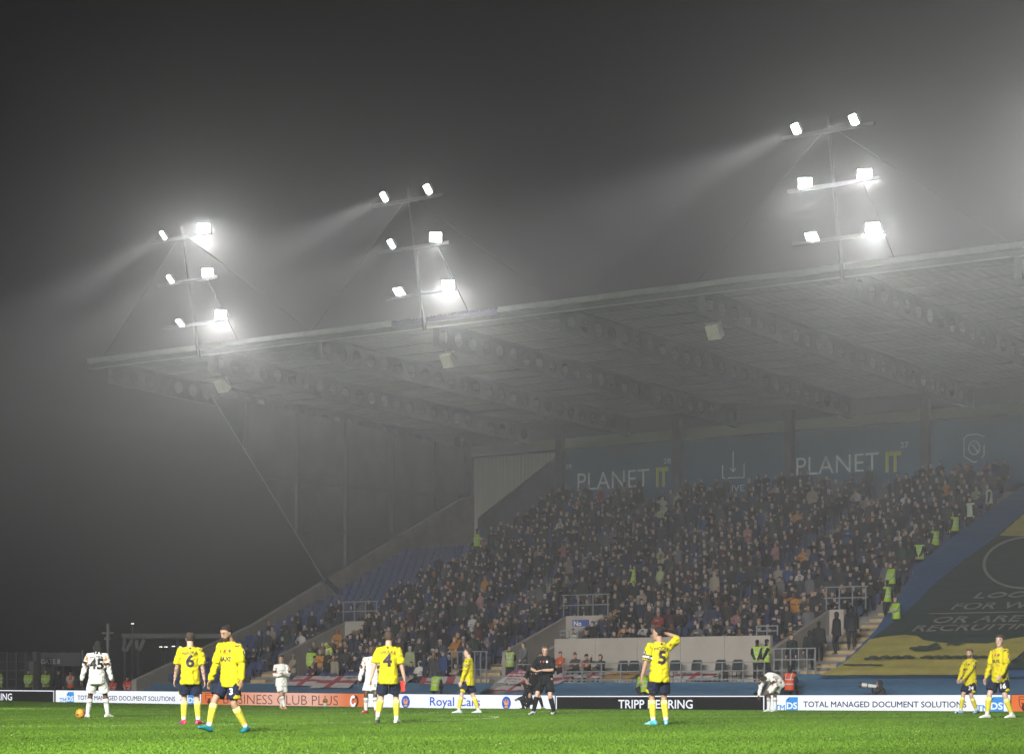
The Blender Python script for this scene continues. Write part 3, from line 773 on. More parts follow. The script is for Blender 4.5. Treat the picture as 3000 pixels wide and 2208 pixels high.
# giant banner over the right block
BP = (80.0, 1.25, 0.415)
def bh(x, y, lift=0.0):
    p = plane_hit(x, y, *BP); p.z += lift; p.y -= lift * .4; return p
bt = thing('giant_banner', 'giant blue, green and yellow banner spread over the seats on the right', 'banner', tuple(bh(2400, 1983)))
def rip(x, y): return .45 * (.035 * noise.noise(Vector((x * .8, y * 1.6, 3))) + .035 * math.sin(y / .8 * 2 * math.pi + .5 * math.sin(x)) + .015 * noise.noise(Vector((x * 2.6, y * 2.6, 7))))
def field(pts, lift, m, name):
    # a cloth field with its own ripples: grid cut to the outline
    q = [bh(x, y) for x, y in pts]
    bm = bmesh.new(); vs = [bm.verts.new(p) for p in q]; f = bm.faces.new(vs)
    bmesh.ops.triangulate(bm, faces=[f])
    for _ in range(7):
        es = [e for e in bm.edges if e.calc_length() > .34]
        if not es: break
        bmesh.ops.subdivide_edges(bm, edges=es, cuts=1); bmesh.ops.triangulate(bm, faces=[f for f in bm.faces if len(f.verts) > 3])
    for v in bm.verts:
        v.co.z += rip(v.co.x, v.co.y) + lift; v.co.y -= lift * .4; v.co -= ORG[bt.name]
    bmesh.ops.recalc_face_normals(bm, faces=bm.faces)
    me = bpy.data.meshes.new(name); bm.to_mesh(me); bm.free(); me.materials.append(m)
    me.polygons.foreach_set('use_smooth', [True] * len(me.polygons))
    o = bpy.data.objects.new(name, me); COL.objects.link(o); o.parent = bt; ORG[o.name] = ORG[bt.name]; return o
BB = mat('banner_blue', (.03, .075, .17), .8, var=.15, vscale=1); BG = mat('banner_green', (.016, .032, .026), .8, var=.15, vscale=1)
BYl = mat('banner_yellow', (.30, .26, .06), .8, var=.18, vscale=1.3); BL_ = mat('banner_letter', (.19, .185, .16), .8, var=.1, vscale=2)
field([(2398, 1984), (2440, 1968), (2500, 1913), (2567, 1844), (2640, 1735), (2690, 1655), (2775, 1585), (2893, 1498), (3000, 1420), (3260, 1240), (3420, 1984)], .02, BB, 'blue_border')
field([(2460, 1950), (2512, 1918), (2560, 1868), (2657, 1795), (2735, 1715), (2830, 1640), (2900, 1590), (3010, 1495), (3240, 1320), (3330, 1975)], .06, BG, 'green_field')
field([(2405, 1983), (2470, 1950), (2510, 1917), (2548, 1880), (2592, 1871), (2655, 1864), (2685, 1868), (2705, 1880), (2775, 1890), (2893, 1892), (2935, 1882), (3000, 1872), (3100, 1860), (3090, 1915), (3000, 1915), (2960, 1946), (2917, 1982)], .10, BYl, 'yellow_field')
field([(2929, 1574), (3010, 1503), (3060, 1510), (3040, 1575)], .10, BYl, 'yellow_field')
ring = []
for r in (1.0, .93):
    ring.append([bh(3012 + 132 * r * math.cos(a) + 10 * math.sin(a), 1655 - 78 * r * math.sin(a), .12) for a in np.linspace(0, 2 * math.pi, 49)])
MB().add(ring[0] + ring[1], [(k, k + 1, 50 + k, 49 + k) for k in range(48)]).build('circle_emblem', BL_, bt)
def btext(s, x, y, hpx, wide=1.0, lift=.16, m=BL_):
    a = bh(x, y); top = bh(x + 6, y - hpx); sl = (top.y - a.y)
    v, f, wd = text2d(s, .012); hh = sl
    k = hh * 1.12 * wide
    mb = MB(); mb.add([(a.x + p[0] * k, a.y + p[1] * hh - lift * .4, a.z + p[1] * hh * BP[2] + lift + rip(a.x + p[0] * k, a.y + p[1] * hh)) for p in v], f)
    return mb.build('banner_lettering', m, bt)
btext('LOOKING', 2852, 1764, 19, 1.0)
btext('FOR WORK?', 2786, 1795, 18, 1.02)
btext('OR ARE YOU', 2728, 1835, 19, 1.05)
btext('RECRUITING?', 2672, 1859, 18, 1.06)
BD = mat('banner_dark_mark', (.03, .045, .03), .8)
def squig(pts, wd=.2, lift=.175):
    q = [bh(x, y) for x, y in pts]; vs = []
    for i, p in enumerate(q):
        d = (q[min(i + 1, len(q) - 1)] - q[max(i - 1, 0)]).normalized(); n = Vector((-d.y, d.x, 0)) * wd * (.5 if 0 < i < len(q) - 1 else .15)
        for e in (-1, 1):
            r_ = p + n * e; vs.append((r_.x, r_.y - lift * .4, BP[1] + BP[2] * (r_.y - BP[0]) + lift + rip(r_.x, r_.y)))
    MB().add(vs, [(2 * i, 2 * i + 1, 2 * i + 3, 2 * i + 2) for i in range(len(q) - 1)]).build('banner_marks', BD, bt)
rs = random.Random(4)
_k = BD; BD = BL_; squig([(2718 + i * 12, 1808 - i * .22) for i in range(32)], .11, .15); BD = _k
squig([(2535 + i * 5.5, 1938 + 3.6 * math.sin(i * 1.05) + rs.uniform(-1, 1) - i * .12) for i in range(28)], .26)
squig([(2700 + i * 5.5, 1936 + 3.2 * math.sin(i * 1.3) + rs.uniform(-1, 1)) for i in range(36)], .24)
squig([(2470 + i * 8, 1958 + rs.uniform(-1, 1)) for i in range(16)], .12)
squig([(2668, 1908), (2690, 1912), (2720, 1913), (2750, 1908), (2740, 1900), (2715, 1909), (2690, 1905)], .45)
squig([(2775, 1901), (2790, 1894), (2810, 1897), (2830, 1893)], .35)
# ================================================================== SEATS
M_seat = mat('seat_plastic', (0.030, 0.044, 0.115), 0.5, var=.12, vscale=.5)
def seat_geo():
    mb = MB(); w = .215
    # back shell: slightly curved, rounded top corners
    rows = [(-w, 0), (-w, .27), (-w * .86, .36), (w * .86, .36), (w, .27), (w, 0)]
    mb.prism([(x, .30 + z * .22 + .05 * (x / w) ** 2 * -1, .42 + z) for x, z in rows], (0, .03, 0))
    mb.prism([(x * .92, .20 + (z * .12), .40 + z) for x, z in [(-w, 0), (-w, .26), (-w * .8, .33), (w * .8, .33), (w, .26), (w, 0)]], (0, .035, 0))
    mb.box(-w - .012, w + .012, .27, .33, .36, .41)
    mb.box(-.03, .03, .30, .35, 0.002, .37)
    return mb
SG = seat_geo(); SV = np.array(SG.v); SF = SG.f
def seat_ok(x, y):
    if any(a - .2 < x < b + .2 for a, b in AISLE): return False
    for a, b in VOM:
        if a - .25 < x < b + .25 and y < VY1 + .1: return False
    for a, b in spans(y):
        if a + .25 < x < b - .25: return True
    return False
rng = random.Random(11)
SLOTS = []
for r in range(NROW):
    y = YF + r * ROWD
    x = XL + .4
    while x < -45.6:
        if seat_ok(x, y): SLOTS.append((r, x, y, rake(y)))
        x += .5
def density(x, y, r):
    if x < -78.6 and r > 3: return 0.0
    e = -77.6 + (y - 80) * .13
    if x < e: d = .14 if r < 9 else .03
    elif x < -72: d = .72
    elif x < -66: d = .86
    elif x < -61: d = .90
    else: d = .965
    if r < 1 and x < -57: d = .18 if x < -68 else .55
    if MIDX[0] < x < MIDX[1] and r <= 4: d = .42 if -54.5 < x < -50.5 or x > -48.6 else .72
    if x > -57 and r > 26: d = .85
    if y > 98 and x < -73.8: d = 0
    if -64.5 < x < -62.5 and 6 < r < 20: d *= .75       # thin gaps where blue seats show
    if -70.5 < x < -68.5 and 9 < r < 24: d *= .65
    if x > -45.2: d *= .55
    return d
OCC = []; FREE = []
for s in SLOTS:
    (OCC if rng.random() < density(s[1], s[2], s[0]) else FREE).append(s)
def dist_key(s): return math.hypot(s[1], s[2])
FREE.sort(key=lambda s: (s[0] > 8, dist_key(s)))
SEATS_SOLO, SEATS_REST = FREE[:290], FREE[290:]
me = bpy.data.meshes.new('tip_up_seat'); me.from_pydata([tuple(v) for v in SV], [], SF); me.materials.append(M_seat); me.update()
for k, (r, x, y, z) in enumerate(SEATS_SOLO):
    o = bpy.data.objects.new('tip_up_seat', me); COL.objects.link(o)
    o.location = (x, y + .36, z)
    tag(o, 'empty blue plastic tip up seat on the concrete terrace', 'seat', 'empty blue seats of the grandstand')
def mass(name, geoV, geoF, spots, mats):
    n = len(geoV); V = np.concatenate([geoV + np.array(p) for p in spots]); 
    F_ = [tuple(i + n * k for i in f) for k in range(len(spots)) for f in geoF]
    m_ = bpy.data.meshes.new(name); m_.from_pydata(V.tolist(), [], F_); m_.materials.append(mats); m_.update()
    o = bpy.data.objects.new(name, m_); COL.objects.link(o); return o
rest = [(x, y + .36, z) for r, x, y, z in SEATS_REST] + [(x, y + .36, z) for r, x, y, z in OCC if r > 2]
for r in range(NROW):           # seats beyond the right aisle, mostly under the banner
    x = -43.2
    while x < -40.3 + r * .02:
        rest.append((x, YF + r * ROWD + .36, rake(YF + r * ROWD))); x += .5
tag(mass('seat_rows', SV, SF, rest, M_seat), kind='stuff')
# black chairs on the viewing platform
M_chair = mat('black_chair', (.018, .02, .022), .5)
def chair(px):
    c = PY(px, HZ, 80.9); x, y, z = c.x, 80.9, .985
    t = thing('platform_chair', 'empty black chair behind the railing of the viewing platform', 'chair', (x, y, z), 'black chairs on the viewing platform')
    mb = MB(); mb.prism([(x - .24, y + .18, z + .46), (x - .24, y + .26, z + .86), (x - .17, y + .28, z + .93), (x + .17, y + .28, z + .93), (x + .24, y + .26, z + .86), (x + .24, y + .18, z + .46)], (0, .04, 0)); mb.build('backrest', M_chair, t)
    MB().box(x - .24, x + .24, y - .24, y + .2, z + .42, z + .47).build('seat', M_chair, t)
    for a in (-.21, .21):
        for b in (-.21, .17): MB().tube((x + a, y + b, z + .001), (x + a, y + b, z + .42), .015, n=6).build('leg', M_chair, t)
for px in (1815, 1848, 1968, 2032, 2102, 2152): chair(px)
# ================================================================== PEOPLE: figure builder
def nv(v): v = np.asarray(v, float); return v / max(1e-9, np.linalg.norm(v))
def rotx(a): c, s = math.cos(a), math.sin(a); return np.array([[1, 0, 0], [0, c, -s], [0, s, c]])
def rotz(a): c, s = math.cos(a), math.sin(a); return np.array([[c, -s, 0], [s, c, 0], [0, 0, 1]])
class G:                                   # a bag of closed tubes
    def __init__(s): s.v = []; s.f = []; s.caps = []
    def loft(s, rings):
        """rings: list of (centre, side, up, ra, rb)"""
        n = 14; b = len(s.v)
        for c, sd, up, ra, rb in rings:
            for k in range(n):
                a = 2 * math.pi * k / n
                s.v.append(tuple(np.asarray(c) + np.asarray(sd) * ra * math.cos(a) + np.asarray(up) * rb * math.sin(a)))
        m = len(rings)
        for i in range(m - 1):
            for k in range(n): s.f.append((b + i * n + k, b + i * n + (k + 1) % n, b + (i + 1) * n + (k + 1) % n, b + (i + 1) * n + k))
        s.f.append(tuple(b + k for k in range(n))[::-1]); s.f.append(tuple(b + (m - 1) * n + k for k in range(n)))
    def path(s, P, rad, ref, flat=False):
        P = [np.asarray(p, float) for p in P]; rings = []
        for i, p in enumerate(P):
            t = nv(P[min(i + 1, len(P) - 1)] - P[max(i - 1, 0)])
            sd = nv(np.asarray(ref) - t * np.dot(ref, t)); up = np.cross(t, sd)
            r = rad[i]; ra, rb = r if isinstance(r, (tuple, list)) else (r, r)
            rings.append((p, sd, up, ra, rb))
        t0 = nv(P[1] - P[0]); t1 = nv(P[-1] - P[-2])
        c, sd, up, ra, rb = rings[0]; e = min(ra, rb)
        r0 = (c - t0 * e * .5, sd, up, ra * .55, rb * .55)
        c, sd, up, ra, rb = rings[-1]; e = min(ra, rb)
        r1 = (c + t1 * e * .5, sd, up, ra * .55, rb * .55)
        s.loft([r0] + rings + ([] if flat else [r1]))
    def ball(s, c, r, R_=np.eye(3)):
        rings = []
        for k in range(1, 8):
            a = math.pi * k / 8; rings.append((np.asarray(c) + R_ @ np.array((0, 0, -math.cos(a) * r[2])), R_[:, 0], R_[:, 1], r[0] * math.sin(a), r[1] * math.sin(a)))
        s.loft(rings)
def ik(a, b, l1, l2, pole):
    a = np.asarray(a, float); b = np.asarray(b, float); d = b - a; L = np.linalg.norm(d); dn = d / max(L, 1e-6)
    L = min(L, l1 + l2 - 1e-3); x = (l1 * l1 - l2 * l2 + L * L) / (2 * L); h = math.sqrt(max(l1 * l1 - x * x, 0))
    p = np.asarray(pole, float); p = nv(p - dn * np.dot(p, dn))
    return a + dn * x + p * h, a + dn * L
HEADR = [(-.118, .026, .030, .052), (-.100, .044, .050, .036), (-.070, .057, .070, .022), (-.035, .066, .084, .010), (.0, .071, .092, .003), (.035, .074, .096, -.002), (.065, .071, .091, -.006), (.09, .058, .074, -.010), (.112, .028, .038, -.012)]
HEADR = [tuple(q * 1.05 for q in h) for h in HEADR]
class Fig:
    """joints of a posed person, facing +y, standing on z=0, 1.82 m tall before scaling"""
    D = dict(lean=.03, twist=0., hy=0., hp=0., pel=.925, px=0., py=0., ra=(.11, 0, .085), la=(-.11, .0, .085), rt=-.15, lt=.15, rpi=0., lpi=0.,
             rw=(.27, .06, .83), lw=(-.27, .06, .83), rp=(.3, -1, 0), lp=(-.3, -1, 0), rk=(.1, 1, 0), lk=(-.1, 1, 0), g=1.0, curl=.35, roll=0.)
    def __init__(s, **k):
        s.__dict__.update(Fig.D); s.__dict__.update(k)
        # spine
        s.sp = {}; p = np.array((s.px, s.py, s.pel)); z = 0.0; out = []
        def ang(z): return s.lean * (.3 + .7 * ss(-.05, .42, z))
        def tw(z): return s.twist * ss(0, .4, z)
        zz = np.arange(-.16, .66, .02); a0 = ang(-.16)
        pos = np.array((s.px, s.py, s.pel)) - .16 * np.array((0, math.sin(a0), math.cos(a0)))
        s.Z = zz; s.POS = []; s.ANG = []; s.TW = []
        for q in zz:
            a = ang(q); s.POS.append(pos.copy()); s.ANG.append(a); s.TW.append(tw(q)); pos = pos + .02 * np.array((0, math.sin(a), math.cos(a)))
        s.POS = np.array(s.POS)
        P_, side, f, u = s.S(.487)
        s.sho = {1: P_ + side * .185 * s.g, -1: P_ - side * .185 * s.g}
        P0, side0, f0, u0 = s.S(0.0)
        s.hipj = {1: P0 + side0 * .092 - u0 * .005, -1: P0 - side0 * .092 - u0 * .005}
        s.elb = {}; s.wri = {}; s.kne = {}; s.ank = {}
        for sg, w, pl, a, kp in ((1, s.rw, s.rp, s.ra, s.rk), (-1, s.lw, s.lp, s.la, s.lk)):
            s.elb[sg], s.wri[sg] = ik(s.sho[sg], w, .30, .265, pl)
            s.kne[sg], s.ank[sg] = ik(s.hipj[sg], a, .43, .425, kp)
        nb, _, _, _ = s.S(.585)
        R_ = rotz(s.TW[-1] + s.hy) @ rotx(-(s.ANG[-1] * .85) - s.hp)
        s.HR = R_ @ np.array([[math.cos(s.roll), 0, math.sin(s.roll)], [0, 1, 0], [-math.sin(s.roll), 0, math.cos(s.roll)]])
        s.HC = nb + s.HR @ np.array((0, .024, .140)); s.NB = nb
    def S(s, z):
        p = np.array([np.interp(z, s.Z, s.POS[:, i]) for i in range(3)]); a = np.interp(z, s.Z, s.ANG); t = np.interp(z, s.Z, s.TW)
        R_ = rotz(t) @ rotx(-a)
        return p, R_[:, 0], R_[:, 1], R_[:, 2]
    def torso(s, g, rows):
        rings = []
        for z, a, b in rows:
            p, sd, f, u = s.S(z); rings.append((p, sd, f, a * s.g, b * s.g))
        g.loft(rings)
    def arm(s, g, sg, t1, r, flat=False):
        """tube down the arm to fraction t1 (0..2: shoulder, elbow, wrist), radii r = [shoulder, mid, elbow, mid, wrist]"""
        S_, E, W = s.sho[sg], s.elb[sg], s.wri[sg]; inn = S_ + (s.S(.49)[0] - S_) * .35
        ts = [0, .2, .5, .8, 1, 1.3, 1.7, 2.0]; P = [inn]; rr = [r[0] * .95]
        for t in ts:
            if t > t1 + 1e-6: break
            P.append(S_ + (E - S_) * t if t <= 1 else E + (W - E) * (t - 1)); rr.append(float(np.interp(t, [0, .5, 1, 1.5, 2], r)))
        if t1 not in ts:
            t = t1; P.append(S_ + (E - S_) * t if t <= 1 else E + (W - E) * (t - 1)); rr.append(float(np.interp(t, [0, .5, 1, 1.5, 2], r)))
        g.path(P, rr, nv(np.cross(E - S_, (0, 0, 1)) + np.array((.001, .3, 0))), flat)
    def leg(s, g, sg, t0, t1, r, ref=(0, 1, 0), flat=False):
        H, K, A = s.hipj[sg], s.kne[sg], s.ank[sg]; ts = np.linspace(t0, t1, 9)
        P = [H + (K - H) * t if t <= 1 else K + (A - K) * (t - 1) for t in ts]
        g.path(P, [float(np.interp(t, [0, .35, .7, 1, 1.3, 1.65, 2], r)) for t in ts], ref, flat)
    def foot(s, g, sg, o=0.0):
        yaw, pi = (s.rt, s.rpi) if sg > 0 else (s.lt, s.lpi)
        R_ = rotz(yaw) @ rotx(pi); A = s.ank[sg]; rings = []
        for q, wd, top in ((-.085, .018, .045), (-.07, .030, .080), (-.03, .037, .105), (.02, .040, .10), (.07, .044, .078), (.12, .048, .056), (.16, .044, .044), (.185, .028, .032), (.196, .012, .02)):
            c = A + R_ @ np.array((0, q, top / 2 - .085)); rings.append((c, R_[:, 0], R_[:, 2], wd + o, top / 2 + o * .6))
        g.loft(rings)
    def hand(s, g, sg, simple=False):
        E, W = s.elb[sg], s.wri[sg]; d = nv(W - E); _, sd, f, u = s.S(.4)
        t = f - d * np.dot(f, d)
        if np.linalg.norm(t) < .3: t = u - d * np.dot(u, d)
        t = nv(t); n = np.cross(d, t) * (-sg)
        if np.dot(n, -sd * sg) < 0: n = -n
        if simple: g.path([W, W + d * .06, W + d * .15], [.032, .040, .022], t); return
        g.path([W - d * .01, W + d * .03, W + d * .085], [(.026, .019), (.038, .016), (.041, .013)], t)
        for k, (o, L) in enumerate(((.030, .075), (.010, .085), (-.010, .080), (-.029, .062))):
            b = W + d * .08 + t * o; c = s.curl; d1 = nv(d + n * c); d2 = nv(d + n * c * 2.6)
            g.path([b, b + d1 * L * .45, b + d1 * L * .45 + d2 * L * .55], [.0098, .0092, .0078], t)
        b = W + d * .025 + t * .032; d1 = nv(d * .75 + t * .6 + n * .15)
        g.path([b, b + d1 * .035, b + nv(d + t * .25 + n * .3) * .07], [.0125, .011, .009], n)
    def head(s, g, o=0.0, nose=True):
        R_ = s.HR; rings = []
        for z, a, b, y in HEADR: rings.append((s.HC + R_ @ np.array((0, y, z)), R_[:, 0], R_[:, 1], a + o, b + o))
        g.loft(rings)
        if nose:
            L = lambda *p: s.HC + R_ @ np.array(p)
            g.path([L(0, .090, .025), L(0, .102, -.005), L(0, .115, -.030)], [.008, .011, .014], R_[:, 0])
            g.path([L(-.04, .082, .034), L(0, .093, .036), L(.04, .082, .034)], [.009, .008, .009], R_[:, 2])
            for e in (-1, 1): g.ball(L(e * .075, -.012, -.005), (.010, .020, .032), R_)
        g.path([s.S(.53)[0], s.NB, s.HC + R_ @ np.array((0, -.015, -.07))], [.072, .064, .060], s.S(.5)[1])
    def body(s, simple=False):
        g = G()
        s.torso(g, [(-.11, .13, .10), (-.06, .155, .118), (0, .162, .122), (.08, .150, .112), (.18, .140, .102), (.30, .158, .112), (.42, .170, .116), (.48, .150, .100), (.53, .098, .080), (.575, .064, .064)])
        for e in (1, -1):
            s.arm(g, e, 2.0, [.062, .050, .041, .040, .027]); s.hand(g, e, simple)
            s.leg(g, e, 0, 2.0, [.092, .086, .066, .055, .059, .048, .037]); s.foot(g, e, -.006)
        s.head(g)
        return g
SHIRT = [(-.15, .186, .158), (-.12, .189, .162), (-.05, .186, .158), (.05, .174, .145), (.18, .163, .130), (.30, .170, .132), (.41, .180, .134), (.47, .160, .116), (.52, .120, .096), (.565, .082, .082)]
def remesh(g, vox, name, smooth=2, wrinkle=0.0):
    me = bpy.data.meshes.new(name); me.from_pydata(g.v, [], g.f)
    bm = bmesh.new(); bm.from_mesh(me); bmesh.ops.recalc_face_normals(bm, faces=bm.faces); bm.to_mesh(me); bm.free()
    o = bpy.data.objects.new(name, me); TMPC.objects.link(o)
    md = o.modifiers.new('r', 'REMESH'); md.mode = 'VOXEL'; md.voxel_size = vox
    TVL.update(); dg = bpy.context.evaluated_depsgraph_get() if TVL is bpy.context.view_layer else TVL.depsgraph
    m2 = bpy.data.meshes.new_from_object(o.evaluated_get(dg))
    bpy.data.objects.remove(o); bpy.data.meshes.remove(me)
    n = len(m2.vertices); co = np.empty(n * 3); m2.vertices.foreach_get('co', co); co = co.reshape(-1, 3)
    E = np.empty(len(m2.edges) * 2, int); m2.edges.foreach_get('vertices', E); E = E.reshape(-1, 2)
    deg = np.bincount(E.ravel(), minlength=n).astype(float)[:, None]
    for _ in range(smooth):
        acc = np.zeros_like(co); np.add.at(acc, E[:, 0], co[E[:, 1]]); np.add.at(acc, E[:, 1], co[E[:, 0]])
        co = co * .45 + acc / np.maximum(deg, 1) * .55
    if wrinkle:
        sd = RS.uniform(0, 50)
        for i in range(n):
            p = Vector(co[i]); q = noise.noise(Vector((p.x * 6 + p.z * 4, p.y * 6, p.z * 10 - p.x * 7 + sd))); q = (1 - 2.2 * abs(q)) * .7 + .4 * noise.noise(Vector((p.x * 22, p.y * 22, p.z * 14 + sd)))
            co[i] += np.array(m2.vertices[i].normal) * q * wrinkle
    m2.vertices.foreach_set('co', co.ravel()); m2.polygons.foreach_set('use_smooth', [True] * len(m2.polygons)); m2.update()
    m2.name = name
    return m2, co
TMPC = COL; TVL = bpy.context.view_layer
RS = random.Random(5)
def setcol(me, cols):
    ca = me.color_attributes.new('Col', 'FLOAT_COLOR', 'POINT')
    a = np.ones((len(me.vertices), 4)); a[:, :3] = cols; ca.data.foreach_set('color', a.ravel())
M_skin = vmat('skin', .55, .12, 60, .35); M_cloth = vmat('cloth', .85, .6, 15, .15); M_boot = vmat('boot_leather', .4, 0, 1, .5); M_hair = vmat('hair', .75, .5, 60, .25)
M_hiv = vmat('reflective_cloth', .7, .2, 22, .3)
def kid(me, name, m, parent, scale):
    o = bpy.data.objects.new(name, me); me.materials.append(m); COL.objects.link(o); o.parent = parent; return o
def segdist(P, a, b):
    d = b - a; t = np.clip(((P - a) @ d) / (d @ d), 0, 1); return np.linalg.norm(P - (a + t[:, None] * d), axis=1), t
SKIN = {'fair': (.44, .28, .205), 'pale': (.48, .325, .25), 'tan': (.33, .195, .13), 'dark': (.085, .042, .026), 'brown': (.17, .088, .055)}
def place(t, H, yaw, loc):
    t.location = loc; t.rotation_euler = (0, 0, yaw); k = H / 1.82; t.scale = (k, k, k)
def hairmesh(f, style, col):
    g = G(); R_ = f.HR; L = lambda *p: f.HC + R_ @ np.array(p)
    if style in ('short', 'crop', 'quiff', 'bun', 'dread'):
        e = {'short': .013, 'crop': .008, 'quiff': .014, 'bun': .010, 'dread': .022}[style]
        rings = []
        for z, cut in ((-.045, .085), (-.02, .075), (.01, .060), (.035, .045), (.06, .022), (.085, .008), (.105, .0), (.116, .0)):
            a = np.interp(z, [h[0] for h in HEADR], [h[1] for h in HEADR]); b = np.interp(z, [h[0] for h in HEADR], [h[2] for h in HEADR]); y = np.interp(z, [h[0] for h in HEADR], [h[3] for h in HEADR])
            if z < -.03: a *= .8
            bb = b + e - cut / 2; rings.append((L(0, y - cut / 2 - .002, z + (e * .7 if z > .08 else 0)), R_[:, 0], R_[:, 1], a + e * .75, bb))
        g.loft(rings)
        if style in ('quiff', 'short'): g.path([L(-.045, .066, .088), L(0, .080, .098), L(.045, .066, .088)], [.020, .027, .020], R_[:, 2])
        if style == 'bun': g.ball(L(0, -.095, .075), (.038, .034, .036), R_)
        if style == 'dread':
            for i in range(9):
                x = -.07 + i * .0175; g.path([L(x, -.07, .03), L(x * 1.2, -.105, -.06), L(x * 1.25, -.10, -.15 - .05 * (i % 3))], [.016, .015, .011], R_[:, 0])
    if style == 'beanie':
        rings = [(L(0, -.008, z), R_[:, 0], R_[:, 1], a, b) for z, a, b in ((.005, .086, .108), (.04, .086, .107), (.08, .075, .094), (.11, .052, .066), (.135, .02, .026))]; g.loft(rings); g.ball(L(0, -.01, .15), (.026, .026, .026), R_)
    if style == 'cap':
        rings = [(L(0, -.006, z), R_[:, 0], R_[:, 1], a, b) for z, a, b in ((.03, .082, .104), (.07, .078, .098), (.105, .056, .07), (.125, .02, .03))]; g.loft(rings)
        g.path([L(0, .07, .045), L(0, .13, .035), L(0, .165, .028)], [(.07, .008), (.068, .007), (.05, .006)], R_[:, 0])
    me, co = remesh(g, .0075, 'hair', 2, .002)
    setcol(me, np.array([col] * len(co))); return me
def facepaint(f, P, cols, hairc, beard, stub=None):
    q = (P - f.HC) @ f.HR
    fr = q[:, 1] > .03
    for sx in (-1, 1):
        d = np.linalg.norm((q - np.array((sx * .032, .086, .014))) * np.array((1, .5, 1.6)), axis=1); cols[fr & (d < .013)] = (.03, .02, .018)
        d = np.linalg.norm((q - np.array((sx * .034, .088, .040))) * np.array((.7, .5, 2)), axis=1); cols[fr & (d < .016)] = np.array(hairc) * .8
    d = np.linalg.norm((q - np.array((0, .09, -.062))) * np.array((.7, .5, 2.2)), axis=1); cols[fr & (d < .017)] = cols[fr & (d < .017)] * np.array((.75, .5, .5))
    if beard is not None:
        m = (q[:, 1] > .015) & (q[:, 2] < -.052 + .35 * np.maximum(0, np.abs(q[:, 0]) - .035)) & (q[:, 2] > -.14) & (np.linalg.norm(P - f.HC, axis=1) < .17)
        mouth = np.linalg.norm((q - np.array((0, .09, -.062))) * np.array((.7, .4, 2.2)), axis=1) < .012
        cols[m & ~mouth] = beard
    return cols
def decal(tree, f, kind, items, mtl, parent, name):
    pass
def project(bvh, origin, side, up, nrm, v2, f2, lift=.006, curve=0.0):
    """drape a flat mesh (metres, centred) on a garment, seen along -nrm"""
    bm = bmesh.new(); bv = [bm.verts.new((p[0], p[1], 0)) for p in v2]
    for t in f2:
        try: bm.faces.new([bv[i] for i in t])
        except ValueError: pass
    bmesh.ops.triangulate(bm, faces=bm.faces[:])
    for _ in range(5):
        es = [e for e in bm.edges if e.calc_length() > .03]
        if not es: break
        bmesh.ops.subdivide_edges(bm, edges=es, cuts=1); bmesh.ops.triangulate(bm, faces=[q for q in bm.faces if len(q.verts) > 3])
    o, s, u, n = [Vector(x) for x in (origin, side, up, nrm)]; bad = []
    for v in bm.verts:
        st = o + s * v.co.x + u * (v.co.y - curve * v.co.x ** 2) + n * .5
        h = bvh.ray_cast(st, -n, 1.0)
        if h[0] is None: bad.append(v)
        else: v.co = h[0] + n * lift
    bmesh.ops.delete(bm, geom=bad, context='VERTS')
    me = bpy.data.meshes.new('print'); bm.to_mesh(me); bm.free(); return me
def letters(s, h, bold, w=None):
    v, f, wd = text2d(s, bold); k = h if w is None else w / wd
    v = v.copy(); v[:, 0] = (v[:, 0] - wd / 2) * k; v[:, 1] = (v[:, 1] - .5) * h; return v, f
def disc2(rx, ry, n=18): return np.array([(rx * math.cos(2 * math.pi * k / n), ry * math.sin(2 * math.pi * k / n)) for k in range(n)]), [tuple(range(n))]

